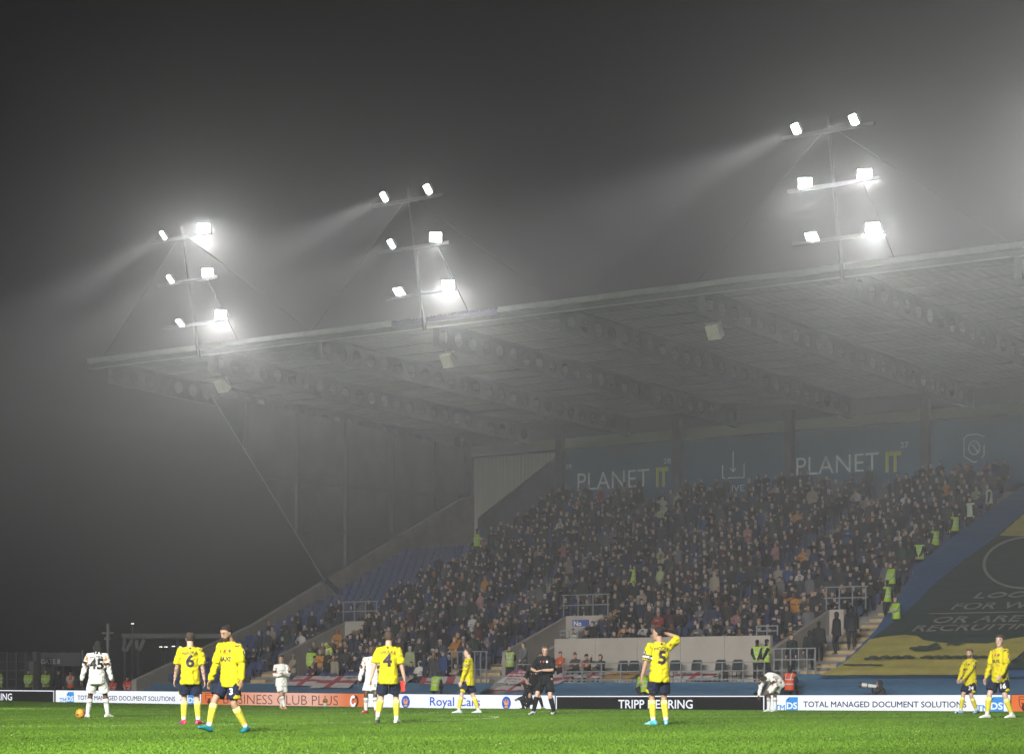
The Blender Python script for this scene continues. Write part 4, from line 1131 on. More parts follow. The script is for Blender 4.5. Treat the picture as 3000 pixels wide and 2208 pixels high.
YEL = (.50, .425, .012); NAVY = (.012, .016, .035); WHT = (.66, .66, .62); BLK = (.008, .009, .010)
def player(label, px, t, H, face, kit, num=None, name=None, sponsor=None, shortnum=None, sleeve='short', hair='short', hairc=(.03, .02, .015), skin='fair', beard=None,
           boots=(.6, .6, .6), boots2=None, group=None, armband=False, poppy=False, vox=.0085, zoff=0.0, pose={}):
    f = Fig(**pose); k = H / 1.82
    loc = PT(px, t); loc.z += zoff
    th = thing('person', label, 'person', (0, 0, 0), group)
    place(th, H, PHI + R(face), loc)
    sc, shc, skc = {'yellow': (YEL, NAVY, (.54, .46, .05)), 'white': (WHT, WHT, (.62, .62, .58)), 'black': (BLK, BLK, BLK)}[kit]
    # body
    me, co = remesh(f.body(), vox, 'body', 2); cols = np.array([SKIN[skin]] * len(co))
    cols = facepaint(f, co, cols, hairc, beard)
    if pose.get('tattoo'):
        for sg in (1, -1):
            d, tt = segdist(co, f.elb[sg], f.wri[sg]); m = (d < .06)
            nz = np.array([noise.noise(Vector(p * 28)) for p in co[m]]); c2 = cols[m]; c2[nz > .0] *= .45; cols[m] = c2
    setcol(me, cols); kid(me, 'body', M_skin, th, k)
    # shirt
    g = G(); f.torso(g, SHIRT)
    for e in (1, -1):
        f.arm(g, e, .86, [.068, .072, .078, .06, .05], True)
        if sleeve == 'long': f.arm(g, e, 1.95, [.066, .062, .052, .050, .037])
    me, co = remesh(g, .011, 'shirt', 2, .021); cols = np.array([sc] * len(co), float)
    bvh = BVHTree.FromPolygons([tuple(p) for p in co], [tuple(p.vertices) for p in me.polygons])
    for sg in (1, -1):
        d, tt = segdist(co, f.sho[sg], f.elb[sg]); _, sd, fw, up = f.S(.45)
        armv = (d < .10) & (np.abs((co - f.S(.45)[0]) @ sd) > .15)
        if kit == 'white':
            nz = np.array([noise.noise(Vector(p * 16)) for p in co])
            cols[armv & (tt > .48) & (tt < .80) & (nz > -.18)] = (.03, .022, .02); cols[armv & (tt > .74) & (tt < .84) & (nz > .05)] = (.45, .10, .02)
            cols[armv & (tt > .05) & (tt < .42) & (nz > .12) & (d < .095)] = (.55, .17, .02)
        if kit == 'yellow':
            cols[armv & (tt > .985)] = sc
            if sg < 0 and armband: cols[armv & (tt > .52) & (tt < .80)] = NAVY; cols[armv & (tt > .60) & (tt < .72)] = (.6, .6, .6)
            nz = np.array([noise.noise(Vector(p * 22)) for p in co]); cols[armv & (tt < .12) & (nz > .25)] = (.12, .10, .02)
    if kit == 'yellow':               # faint muddy streaks in the cloth
        nz = np.array([noise.noise(Vector((p[0] * 9, p[1] * 9, p[2] * 5))) for p in co]); cols[nz > .42] = np.array(sc) * np.array((.92, .80, 1.2))
    setcol(me, cols); shirt = kid(me, 'shirt', M_cloth, th, k)
    inkc = {'yellow': (.02, .014, .03), 'white': (.02, .018, .018), 'black': (.6, .6, .6)}[kit]
    ink = mat('print_' + kit, inkc, .7)
    def pr(v, fc, z, dx, back, mtl, nm, curve=0., par=None, bv=None, tilt=0.):
        p, sd, fw, up = f.S(z)
        if back: s_, n_ = sd, -fw
        else: s_, n_ = -sd, fw
        o_ = p + s_ * dx
        m_ = project(bv or bvh, o_, s_, up, n_, v, fc, .007, curve); m_.name = nm
        q = kid(m_, nm, mtl, par or shirt, k)
        return q
    if num: v, fc = letters(num, .235, .035); pr(v, fc, .30, 0, True, ink, 'shirt_number')
    if name: v, fc = letters(name, .062, .012, w=min(.30, .052 * len(name))); pr(v, fc, .455, 0, True, ink, 'name_lettering', 1.1)
    if num: v, fc = disc2(.022, .02); pr(v, fc, .535, 0, True, ink, 'collar_mark')
    if sponsor:
        v, fc = letters(sponsor, .07, .03, w=.21); pr(v, fc, .30, 0, False, ink, 'sponsor_lettering')
    if kit == 'white' and not num:
        v, fc = letters('corendon', .026, .02, w=.17); pr(v, fc, .36, 0, False, ink, 'sponsor_lettering')
    if poppy:
        v, fc = disc2(.019, .028); pr(v, fc, .425, .0, False, mat('poppy_red', (.5, .01, .012), .7), 'poppy')
        v, fc = disc2(.024, .03); pr(v, fc, .425, .085, False, mat('badge_' + kit, (.12, .10, .03) if kit == 'yellow' else (.6, .6, .62), .7), 'crest_badge')
        v, fc = disc2(.012, .016); pr(v, fc, .43, -.085, False, ink, 'maker_mark')
    if kit == 'yellow' and sleeve:    # round competition patch on the sleeves
        for sg in (1, -1):
            c = f.sho[sg] + (f.elb[sg] - f.sho[sg]) * .42; _, sd, fw, up = f.S(.45); ax = nv(f.elb[sg] - f.sho[sg])
            n_ = nv(sd * sg - ax * np.dot(sd * sg, ax)); s_ = np.cross(-ax, n_) * -1
            v, fc = disc2(.036, .036); m_ = project(bvh, c, s_, -ax, n_, v, fc, .007); m_.name = 'sleeve_patch'; kid(m_, 'sleeve_patch', mat('patch_navy', (.02, .02, .05), .7), shirt, k)
            v, fc = disc2(.017, .022); m_ = project(bvh, c, s_, -ax, n_, v, fc, .010); m_.name = 'sleeve_patch'; kid(m_, 'sleeve_patch', mat('patch_white', (.55, .55, .58), .7), shirt, k)
    # shorts
    g = G(); f.torso(g, [(.03, .150, .116), (0, .160, .126), (-.06, .170, .138), (-.105, .170, .138), (-.13, .12, .11)])
    for e in (1, -1): f.leg(g, e, .12, .80, [.078, .102, .114, .122, .1, .1, .1], (0, 1, 0), True)
    me, co = remesh(g, .011, 'shorts', 2, .012); cols = np.array([shc] * len(co), float)
    bvs = BVHTree.FromPolygons([tuple(p) for p in co], [tuple(p.vertices) for p in me.polygons])
    if kit == 'yellow':
        for sg in (1, -1):
            d, tt = segdist(co, f.hipj[sg], f.kne[sg]); out = (co - f.hipj[sg] - tt[:, None] * (f.kne[sg] - f.hipj[sg])) @ f.S(0)[1] * sg
            cols[(tt > .66) & (out > .108 - .13 * (tt - .66)) & (d < .14)] = YEL
    setcol(me, cols); shorts = kid(me, 'shorts', M_cloth, th, k)
    if shortnum:
        sg = -1; c = f.hipj[sg] + (f.kne[sg] - f.hipj[sg]) * .52; ax = nv(f.kne[sg] - f.hipj[sg]); _, sd, fw, up = f.S(0)
        n_ = fw * .82 + sd * sg * .57; n_ = nv(n_ - ax * np.dot(n_, ax)); s_ = np.cross(-ax, n_)
        v, fc = letters(shortnum, .105, .035); m_ = project(bvs, c, s_, -ax, n_, v, fc, .007); m_.name = 'shorts_number'
        kid(m_, 'shorts_number', mat('print_pale', (.6, .6, .6), .7) if kit == 'yellow' else ink, shorts, k)
    # socks and boots
    for e in (1, -1):
        g = G(); f.leg(g, e, 1.16, 1.99, [.1, .1, .08, .062, .067, .056, .043])
        me, co = remesh(g, .009, 'sock', 2, .002); d, tt = segdist(co, f.kne[e], f.ank[e]); cols = np.array([skc] * len(co), float)
        if kit == 'yellow': cols[tt < .30] = (.70, .68, .22); cols[tt > .86] = (.6, .6, .57)
        if kit == 'white': cols[(tt > .36) & (tt < .40)] = (.03, .02, .02); cols[(tt > .45) & (tt < .48)] = (.10, .02, .015); cols[tt < .19] = (.05, .015, .012)
        setcol(me, cols); kid(me, 'sock', M_cloth, th, k)
        g = G(); f.foot(g, e, .004); me, co = remesh(g, .0075, 'boot', 2); cols = np.array([boots] * len(co), float)
        if boots2 is not None:
            nz = np.array([noise.noise(Vector(p * 14 + np.array((3, 0, 0)))) for p in co]); cols[nz > .1] = boots2
        q = co[:, 2]; cols[q < (f.ank[e][2] - .072)] = np.array(boots) * .25 if e else boots
        setcol(me, cols); kid(me, 'boot', M_boot, th, k)
    if hair: kid(hairmesh(f, hair, hairc), 'hair', M_hair, th, k)
    return th, f
# ================================================================== PLAYERS AND OFFICIALS
walk3 = dict(lean=.05, hp=.38, hy=-.1, ra=(.12, .33, .115), la=(-.10, -.22, .10), rpi=.30, lpi=-.25, rt=-.1, lt=.35, pel=.895, rw=(.30, .20, .84), lw=(-.30, -.02, .82), twist=.38)
YG = 'players in yellow shirts'; WG = 'players in white kit'; OG = 'match officials in black'
player('player numbered 3 in yellow with long sleeves and teal boots, walking with lowered head', 676, 36.3, 1.83, 128, 'yellow', sponsor='BAXI', shortnum='3', sleeve='long', hair='bun', hairc=(.018, .012, .010), skin='tan', beard=(.05, .03, .022),
       boots=(.012, .17, .20), group=YG, poppy=True, pose=walk3)
player('player numbered 6 in yellow with tattooed arms and red boots, standing with back turned', 557, 43.3, 1.82, 8, 'yellow', num='6', name='McEACHRAN', hair='crop', hairc=(.045, .03, .022), skin='fair', boots=(.62, .03, .05), boots2=(.10, .07, .30), group=YG,
       pose=dict(tattoo=True, ra=(.155, -.03, .085), la=(-.12, .06, .085), rt=-.5, lt=.45, rw=(.275, .02, .83), lw=(-.30, .08, .83), hy=.1, lean=.02))
player('player numbered 4 in yellow seen from behind, stepping forward with white boots', 1138, 43.6, 1.85, -6, 'yellow', num='4', name='VAULKS', hair='short', hairc=(.05, .033, .022), skin='fair', boots=(.62, .6, .56), group=YG,
       pose=dict(ra=(.13, .16, .085), la=(-.17, -.22, .15), lpi=-.65, rt=-.2, lt=.25, rw=(.30, .10, .82), lw=(-.33, -.06, .83), hy=-.1, pel=.905, lean=.03))
player('captain numbered 5 in yellow with armband, right hand raised to his head', 1932, 40.9, 1.84, 18, 'yellow', num='5', name='MOORE', hair='crop', hairc=(.012, .010, .010), skin='tan', boots=(.05, .33, .45), boots2=(.25, .5, .55), group=YG, armband=True,
       pose=dict(ra=(.12, -.02, .085), la=(-.10, .05, .085), rt=-.4, lt=.55, rw=(.16, .15, 1.66), rp=(1, .25, .35), lw=(-.33, .04, .84), hy=.75, hp=.05, lean=.0))
player('player in yellow with 9 on his shorts, side on before the Royal Cars board', 1372, 59.6, 1.80, 82, 'yellow', shortnum='9', sleeve='long', hair='quiff', hairc=(.04, .025, .018), skin='pale', boots=(.45, .52, .5), group=YG,
       pose=dict(ra=(.11, -.26, .085), la=(-.11, .24, .085), rt=-.1, lt=.2, rw=(.25, -.06, .83), lw=(-.24, .15, .84), pel=.905, lean=-.02))
player('bearded player in yellow numbered 24, hands before his hips, left of tall number 16', 2843, 59.6, 1.78, 118, 'yellow', sponsor='BAXI', shortnum='24', sleeve='long', hair='quiff', hairc=(.10, .06, .035), skin='fair', beard=(.10, .055, .035), boots=(.25, .42, .55), boots2=(.06, .05, .12), group=YG, poppy=True,
       pose=dict(ra=(.14, .22, .085), la=(-.11, -.12, .10), rpi=.05, lpi=-.2, rt=-.15, lt=.2, rw=(.12, .30, .92), lw=(-.10, .33, .93), rp=(1, -.6, -.2), lp=(-1, -.6, -.2), hy=.45, pel=.91))
player('tall player numbered 16 in yellow with white boots, feet apart at the right edge', 2930, 48.6, 1.87, 122, 'yellow', sponsor='BAXI', shortnum='16', sleeve='long', hair='quiff', hairc=(.055, .034, .022), skin='pale', boots=(.6, .6, .56), group=YG, poppy=True,
       pose=dict(ra=(.18, .20, .085), la=(-.16, -.18, .085), rt=-.2, lt=-.1, rw=(.30, .12, .84), lw=(-.27, .24, .90), hy=.55, pel=.905, lean=.02))
player('player numbered 45 in white with dark dreadlocks, standing over the ball with bowed head', 284, 52.2, 1.87, 2, 'white', num='45', name='PALMER', sleeve='long', hair='dread', hairc=(.012, .010, .010), skin='dark', boots=(.62, .60, .56), group=WG,
       pose=dict(ra=(.23, .05, .085), la=(-.22, .05, .085), rt=-.65, lt=.55, rw=(.33, .02, .84), lw=(-.36, .03, .82), hp=.5, lean=.10, pel=.905))
player('slim player in white with hands at his chest, walking before the salmon board', 824, 71.5, 1.80, 196, 'white', sleeve='long', hair='quiff', hairc=(.02, .015, .012), skin='tan', boots=(.45, .10, .05), boots2=(.45, .42, .12), group=WG,
       pose=dict(ra=(-.06, .26, .085), la=(-.02, -.16, .11), lpi=-.3, rt=.1, lt=.2, rw=(.03, .26, 1.13), lw=(-.02, .25, 1.17), rp=(1, -.7, -.6), lp=(-1, -.7, -.6), hy=-.4, pel=.91))
player('bald player numbered 12 in white, half hidden behind the player numbered 4', 1090, 59.5, 1.83, 168, 'white', shortnum='12', sleeve='long', hair=None, hairc=(.02, .014, .012), skin='dark', beard=(.03, .018, .014), boots=(.45, .02, .04), group=WG,
       pose=dict(ra=(.16, .02, .085), la=(-.13, .10, .085), rw=(.34, .04, .85), lw=(-.30, .05, .83), hy=.1, rt=-.4, lt=.3))
player('dark skinned player in white bending right over with one arm reaching for his socks', 2263, 66.0, 1.80, 128, 'white', shortnum='8', sleeve='long', hair='crop', hairc=(.012, .010, .010), skin='dark', boots=(.62, .66, .66), group=WG,
       pose=dict(lean=1.72, pel=.87, py=-.22, ra=(.14, .02, .085), la=(-.13, .02, .085), rw=(.17, .42, .40), lw=(-.18, .30, .58), rp=(1, -.3, .2), lp=(-1, -.3, .2), hp=-.25, twist=.0))
player('referee in black looking down at his watch, boots wide apart', 1599, 56.2, 1.83, 158, 'black', hair='crop', hairc=(.06, .038, .026), skin='fair', boots=(.02, .02, .02), boots2=(.5, .5, .5), group=OG, poppy=True,
       pose=dict(ra=(.24, .22, .085), la=(-.19, -.06, .085), rt=-.45, lt=-.05, rw=(.16, .27, 1.08), lw=(-.02, .30, 1.10), rp=(1, -.5, -.5), lp=(-1, -.6, -.5), hp=.42, hy=.32, lean=.05, pel=.895))
player('second official in black with a flag in hand, standing just behind the referee', 1562, 84.0, 1.83, 186, 'black', hair='crop', hairc=(.03, .022, .018), skin='fair', boots=(.02, .02, .02), boots2=(.35, .4, .05), group=OG, poppy=True,
       pose=dict(ra=(.17, .05, .085), la=(-.34, .1, .085), rt=-.3, lt=.4, rw=(.20, .26, .97), lw=(-.20, .24, 1.0), rp=(1, -.6, -.4), lp=(-1, -.6, -.4), pel=.90))
# things in hands
p = PT(1150, 43.6)
rc = PY(1175, 2003, (ray(1175, HZ) * 43.5).y)
mb = MB(); rr_ = random.Random(3)
for i in range(5): mb.bar((rc.x + i * .012, rc.y + i * .01, rc.z + .06), (rc.x + i * .014 + .02, rc.y, rc.z - .13 - .012 * (i % 2)), .03, .012)
tag(mb.build('cloth_strip', mat('red_cloth', (.55, .03, .02), .8)), 'red cloth strip held in the right hand of the player numbered 4', 'cloth')
q = PT(1586, 83.4)
t = thing('assistant_flag', 'furled pale yellow flag held low by the second official', 'flag', (q.x, q.y, q.z + .7))
MB().tube((q.x, q.y, q.z + .72), (q.x + .12, q.y, q.z + 1.28), .012, n=8).build('stick', mat('flag_stick', (.05, .05, .05), .5), t)
MB().tube((q.x + .04, q.y - .012, q.z + .86), (q.x + .125, q.y - .012, q.z + 1.27), .03, .016, 8).build('furled_cloth', mat('flag_cloth', (.45, .36, .14), .8), t)
# ================================================================== STEWARDS, PHOTOGRAPHERS, PEOPLE AT THE FRONT
STAND = dict(rw=(.27, .08, .85), lw=(-.27, .08, .85))
FRONT = dict(rw=(.06, .25, .95), lw=(-.06, .26, .95), rp=(1, -.6, -.2), lp=(-1, -.6, -.2))
FOLD = dict(rw=(-.10, .20, 1.16), lw=(.10, .23, 1.12), rp=(1, .2, -.6), lp=(-1, .2, -.6))
BACKH = dict(rw=(.06, -.20, .93), lw=(-.06, -.20, .93), rp=(1, -.8, 0), lp=(-1, -.8, 0))
SIT = dict(pel=.47, py=-.12, lean=.12, ra=(.14, .36, .085), la=(-.14, .36, .085), rw=(.10, .28, .62), lw=(-.10, .28, .62), rp=(1, -.5, -.2), lp=(-1, -.5, -.2))
SITF = dict(SIT, rw=(-.08, .16, .80), lw=(.10, .18, .77), rp=(1, .2, -.6), lp=(-1, .2, -.6))
CROUCH = dict(pel=.36, py=-.1, lean=.45, ra=(.15, .18, .085), la=(-.14, .02, .10), lpi=-.5, rw=(.12, .42, .42), lw=(-.10, .42, .45), rk=(.2, 1, .4), lk=(-.2, 1, .1))
PHOTO = dict(pel=.42, lean=.25, ra=(.16, .34, .085), la=(-.16, .34, .085), rw=(.08, .30, .95), lw=(-.05, .42, .92), rp=(1, -.3, -1), lp=(-1, -.3, -1))
COATS = {}
def dressed(f, coat, vox, name, hat=None, trousers=(.02, .02, .025), skin='fair', hairc=(.03, .022, .016), coatlong=True, sleevec=None, shoes=(.02, .02, .02), scarf=None):
    """one continuous clothed figure; colours painted per vertex"""
    g = f.body(True)
    rows = [(-.20, .190, .160), (-.12, .195, .165)] if coatlong else []
    f.torso(g, rows + [(-.05, .190, .158), (.05, .182, .150), (.18, .176, .142), (.30, .186, .146), (.41, .192, .146), (.47, .172, .126), (.52, .126, .102), (.57, .088, .088)])
    for e in (1, -1):
        f.arm(g, e, 1.93, [.074, .070, .062, .058, .046]); f.leg(g, e, .1, 1.93, [.09, .098, .084, .074, .076, .066, .058])
    f.head(g, .004)
    R_ = f.HR; L = lambda *p: f.HC + R_ @ np.array(p)
    if hat == 'beanie': g.loft([(L(0, -.006, z), R_[:, 0], R_[:, 1], a, b) for z, a, b in ((.02, .090, .108), (.06, .088, .106), (.10, .070, .086), (.13, .04, .05))])
    if hat == 'beanie' and vox < .02: g.ball(L(0, 0, .15), (.03, .03, .03), R_)
    if hat == 'hood': g.ball(L(0, -.02, .0), (.105, .115, .145), R_)
    if hat == 'cap': g.loft([(L(0, -.004, z), R_[:, 0], R_[:, 1], a, b) for z, a, b in ((.035, .083, .104), (.075, .078, .098), (.115, .05, .06))]); g.path([L(0, .08, .045), L(0, .16, .03)], [(.07, .012), (.055, .01)], R_[:, 0])
    if hat is None: g.loft([(L(0, -.014, z), R_[:, 0], R_[:, 1], a, b) for z, a, b in ((-.03, .07, .075), (.02, .083, .092), (.07, .082, .098), (.105, .055, .07), (.122, .02, .03))])
    if scarf is not None: g.path([f.S(.52)[0], f.S(.60)[0]], [.112, .10], f.S(.5)[1])
    me, co = remesh(g, vox, name, 1)
    cols = np.array([coat] * len(co), float); q = (co - f.HC) @ R_; r = np.linalg.norm(q * np.array((1, 1, .8)), axis=1)
    hd = (r < .135) & (q[:, 2] > -.125)
    top = {'beanie': .03, 'cap': .035, 'hood': .07, None: .058}[hat]
    cols[hd] = SKIN[skin]
    hr = hd & ((q[:, 2] > top) | (q[:, 1] < (.035 if hat == 'hood' else -.002)))
    cols[hr] = hairc
    if vox < .02: cols = facepaint(f, co, cols, hairc, None)
    p0, sd, fw, up = f.S(0.0); h = (co - p0) @ up
    low = h < -.20 if coatlong else h < -.04
    D = np.full(len(co), 9.0)
    for e in (1, -1):
        for a, b in ((f.sho[e], f.elb[e]), (f.elb[e], f.wri[e])): D = np.minimum(D, segdist(co, a, b)[0])
    dl = np.full(len(co), 9.0)
    for e in (1, -1):
        d1, t1 = segdist(co, f.hipj[e], f.kne[e]); d2, t2 = segdist(co, f.kne[e], f.ank[e])
        d1 = np.where(t1 < (.22 if coatlong else .1), 9, d1); dl = np.minimum(dl, np.minimum(d1, d2))
    tr = (dl < D - .02) & (dl < .14); cols[tr & ~hd] = trousers
    if sleevec is not None: cols[(D < .085) & ~hd & ~tr] = sleevec
    for e in (1, -1):
        d = nv(f.wri[e] - f.elb[e]); dd, tt = segdist(co, f.wri[e], f.wri[e] + d * .16); cols[(dd < .058) & (tt > .12)] = SKIN[skin]
        dd = np.linalg.norm(co - f.ank[e], axis=1); cols[(dd < .24) & (co[:, 2] < f.ank[e][2] + .02) & (((co - f.ank[e])[:, 2]) < .02)] = shoes
    if scarf is not None:
        z = (co - f.S(.5)[0]) @ f.S(.5)[3]; m = (z > .0) & (z < .115) & ~hd & (D > .03)
        cols[m] = scarf; s2 = m & (np.sin(np.arctan2(q[:, 1], q[:, 0]) * 9) > 0); cols[s2] = (.015, .012, .01)
    setcol(me, cols); return me
LIME = (.29, .46, .02); ORA = (.60, .075, .02); GREYR = (.42, .44, .42)
def bystander(label, loc, H, yaw, pose, coat, group=None, vest=None, jacket=False, hat=None, hairc=(.03, .022, .016), trousers=(.018, .018, .022), skin='fair', vox=.016, **kw):
    f = Fig(**pose); t = thing('person', label, 'person', (0, 0, 0), group); place(t, H, yaw, loc)
    me = dressed(f, coat, vox, 'body', hat, trousers, skin, hairc, **kw); kid(me, 'body', M_cloth, t, 1)
    if vest:
        g = G(); f.torso(g, [(-.12, .205, .176), (-.05, .203, .172), (.05, .196, .164), (.18, .190, .156), (.30, .199, .159), (.41, .200, .157), (.47, .178, .136), (.52, .134, .112), (.55, .10, .10)])
        if jacket:
            for e in (1, -1): f.arm(g, e, 1.9, [.080, .078, .070, .066, .056])
        else:
            for e in (1, -1): f.arm(g, e, .12, [.082, .08, .07, .06, .05])
        me, co = remesh(g, .014, 'vest', 2, .006); cols = np.array([vest] * len(co), float)
        p0, sd, fw, up = f.S(.1); h = (co - p0) @ up; ins = np.abs((co - p0) @ sd)
        cols[(np.abs(h - .02) < .025) | (np.abs(h - .20) < .022)] = GREYR
        if not jacket: cols[(np.abs(ins - .115) < .02) & (h > .20)] = GREYR
        else:
            for e in (1, -1):
                d, tt = segdist(co, f.elb[e], f.wri[e]); cols[(d < .09) & (np.abs(tt - .35) < .1)] = GREYR
        setcol(me, cols); kid(me, 'vest' if not jacket else 'jacket', M_hiv, t, 1)
    return t
def tz(Y): return rake(YF + math.floor((Y - YF) / ROWD + 1e-6) * ROWD)
AW, TO = 0.0, math.pi                       # yaw: looking away from / toward the pitch side
BLKC = (.014, .015, .018); NAVC = (.014, .018, .04)
SG_ = 'stewards in hi-vis'; 
def at(px, Y, z=None):
    p = PY(px, HZ, Y); p.z = tz(Y) if z is None else z; return p
def onr(px, py_head, Y, H):                 # seen height fixes the feet
    p = PY(px, py_head, Y); p.z -= H; return p
bystander('steward in a lime vest with grey bands, left of the two at the pale wall', at(2218, 81.4, .985), 1.80, R(20), BACKH, BLKC, SG_, LIME, hairc=(.02, .018, .015))
bystander('steward in a lime vest and black cap, right of the two at the pale wall', at(2244, 80.7, .985), 1.80, R(-25), BACKH, BLKC, SG_, LIME, hat='cap', hairc=(.012, .012, .014))
bystander('crouching steward in a lime vest behind the boards, between two flags', onr(1277, 1972, 77.0, 1.0), 1.78, R(10), CROUCH, BLKC, SG_, LIME, hairc=(.02, .018, .015))
bystander('crouching steward in a lime jacket just left of the player numbered 5', onr(1887, 1968, 77.0, 1.05), 1.80, R(60), CROUCH, BLKC, SG_, LIME, True, hairc=(.02, .018, .015))
bystander('steward in a lime jacket with back turned at the left stairwell', at(912, 81.2), 1.78, R(15), STAND, BLKC, SG_, LIME, True, hairc=(.02, .018, .015))
bystander('steward in a pale lime jacket leaning over, right of the left stairwell wall', at(970, 81.6), 1.74, R(160), dict(FRONT, lean=.35, hp=.3), BLKC, SG_, (.50, .66, .06), True, hat='cap', hairc=(.5, .6, .06))
bystander('lone steward in a lime jacket high in the crowd below the pale cladding', onr(1397, 1548, 96.9, 1.75), 1.80, R(-30), dict(STAND, rw=(.35, .2, 1.2)), BLKC, SG_, LIME, True)
bystander('steward in an open lime vest in the middle of the dense crowd', onr(1853, 1648, 90.5, 1.75), 1.78, R(100), STAND, BLKC, SG_, LIME)
aisle = [(2640, 1738, 85.7, 'steward in a lime jacket with folded arms, lowest on the right aisle', 150, FOLD, True), (2614, 1700, 87.3, 'steward in a lime vest looking toward the crowd, second lowest on the right aisle', 80, STAND, False),
         (2626, 1640, 90.4, 'steward in a lime jacket with raised collar, third up the right aisle', 150, FRONT, True), (2708, 1578, 92.0, 'steward in a lime vest with dark letters on the back, mid right aisle', 10, BACKH, False),
         (2754, 1536, 94.4, 'steward in profile with a lime vest, above the one with lettered back', 75, STAND, False), (2812, 1492, 96.8, 'steward in profile with a narrow lime vest edge, upper right aisle', 75, STAND, False),
         (2858, 1450, 99.2, 'dark coated steward with white vest trim near the top of the right aisle', 160, STAND, False), (2912, 1412, 101.6, 'topmost steward on the right aisle, white vest trim showing in the fog', 120, STAND, False)]
def stand_at(px, hy, H, add=0.0):            # the row whose floor puts a head of that height on the seen row of pixels
    best = min((abs(tz(Y) + add + H - PY(px, hy, Y).z), Y) for Y in np.arange(81.0, 105.0, .1))[1]
    return at(px, best, tz(best) + add)
for px, hy, Y, lab, fa, ps, jk in aisle: bystander(lab, stand_at(px - 14, hy, 1.80, .1), 1.80, R(fa), ps, BLKC, SG_, LIME if Y < 98 else (.40, .46, .34), jk, hairc=(.02, .018, .015))
bystander('steward in a lime vest with white trim standing left of the middle stairwell', onr(1494, 1888, 80.9, 1.78), 1.80, R(200), BACKH, BLKC, SG_, (.25, .34, .06))
# photographers and ball staff behind the boards
bystander('photographer in an orange bib bent over behind the bending player', onr(2284, 1958, 77.4, 1.25), 1.78, R(80), dict(CROUCH, lean=1.0, pel=.6), BLKC, 'photographers in orange bibs', ORA, hairc=(.02, .02, .02), hat='hood')
bystander('photographer in an orange bib sitting with back turned, left end of the banner', onr(2316, 1948, 77.6, 1.32), 1.80, R(5), SIT, BLKC, 'photographers in orange bibs', ORA, hairc=(.015, .015, .015), hat='hood')
bystander('photographer in dark clothes crouching behind a long white lens at the boards', onr(2588, 1996, 77.2, 1.15), 1.78, R(100), PHOTO, (.03, .03, .032), None, hat='hood', hairc=(.03, .03, .03))
a = PY(2526, 2005, 77.0); b = PY(2568, 2010, 77.15)
t = thing('camera_lens', 'long white telephoto lens poking over the board, held by the crouching photographer', 'camera lens', a)
MB().tube(a, b, .085, .065, 20).build('barrel', mat('lens_white', (.6, .58, .55), .4), t)
d_ = (b - a).normalized(); MB().tube(a - d_ * .12, a, .10, .095, 20).build('hood', mat('lens_black', (.015, .015, .015), .5), t)
MB().tube(a + d_ * .2, a + d_ * .24, .088, .086, 20).build('ring', mat('lens_black', (.015, .015, .015), .5), t)
bystander('ball assistant in dark clothes kneeling before the Royal Cars board, left of the referee', PT(1546, 90.0), 1.70, PHI + R(90), dict(CROUCH, pel=.34), (.02, .022, .03), None, hairc=(.02, .018, .016), hat='hood')
# people in the right stairwell and behind the railings
DG = 'dark clothed people by the right stairwell'
for px, hy, Y, H, lab, fa, hat in ((2321, 1853, 82.2, 1.72, 'man in a black coat standing alone against the right stairwell wall', 170, None), (2372, 1842, 81.6, 1.66, 'dark hooded figure behind the grey railing of the right stairwell', 40, 'hood'),
                               (2398, 1815, 83.4, 1.84, 'broad man in black walking up the right stairwell, back turned', 10, None), (2452, 1788, 84.4, 1.84, 'man in black with pale papers at the mouth of the right stairwell', 90, 'hood'), (2494, 1772, 84.8, 1.88, 'tall figure in black at the foot of the right aisle steps', 20, 'hood')):
    bystander(lab, onr(px, hy, Y, H), H, R(fa), dict(STAND, g=1.12), BLKC, DG, None, hat=hat, hairc=(.015, .014, .013))
PG = 'spectators on the viewing platform'
for px, hy, lab, coat, hat, hc, slv in ((1640, 1902, 'seated spectator in an orange jacket just right of the referee', (.42, .07, .02), None, (.03, .02, .015), None), (1683, 1906, 'seated spectator in a brown coat and bobble hat behind the railing', (.07, .045, .035), 'beanie', (.09, .04, .03), None),
                               (1717, 1909, 'seated spectator in a black cap and orange sleeved shirt behind the railing', (.05, .03, .02), 'cap', (.02, .018, .016), (.30, .07, .02)), (1757, 1911, 'seated spectator in a dark hood with one hand raised', (.03, .035, .032), 'hood', (.025, .03, .028), None), (1583, 1905, 'dark haired spectator sitting half hidden behind the referee', (.05, .045, .04), None, (.03, .02, .015), None)):
    bystander(lab, onr(px, hy, 80.7, 1.34), 1.76, R(180), dict(SITF if hat != 'hood' else dict(SITF, rw=(.30, .22, 1.18))), coat, PG, None, hat=hat, hairc=hc, sleevec=slv)
bystander('spectator in a grey coat and pale scarf beside the middle stairwell ramp', onr(1535, 1878, 81.4, 1.74), 1.76, R(175), FRONT, (.10, .10, .10), None, None, hairc=(.03, .025, .02), scarf=(.40, .34, .30))
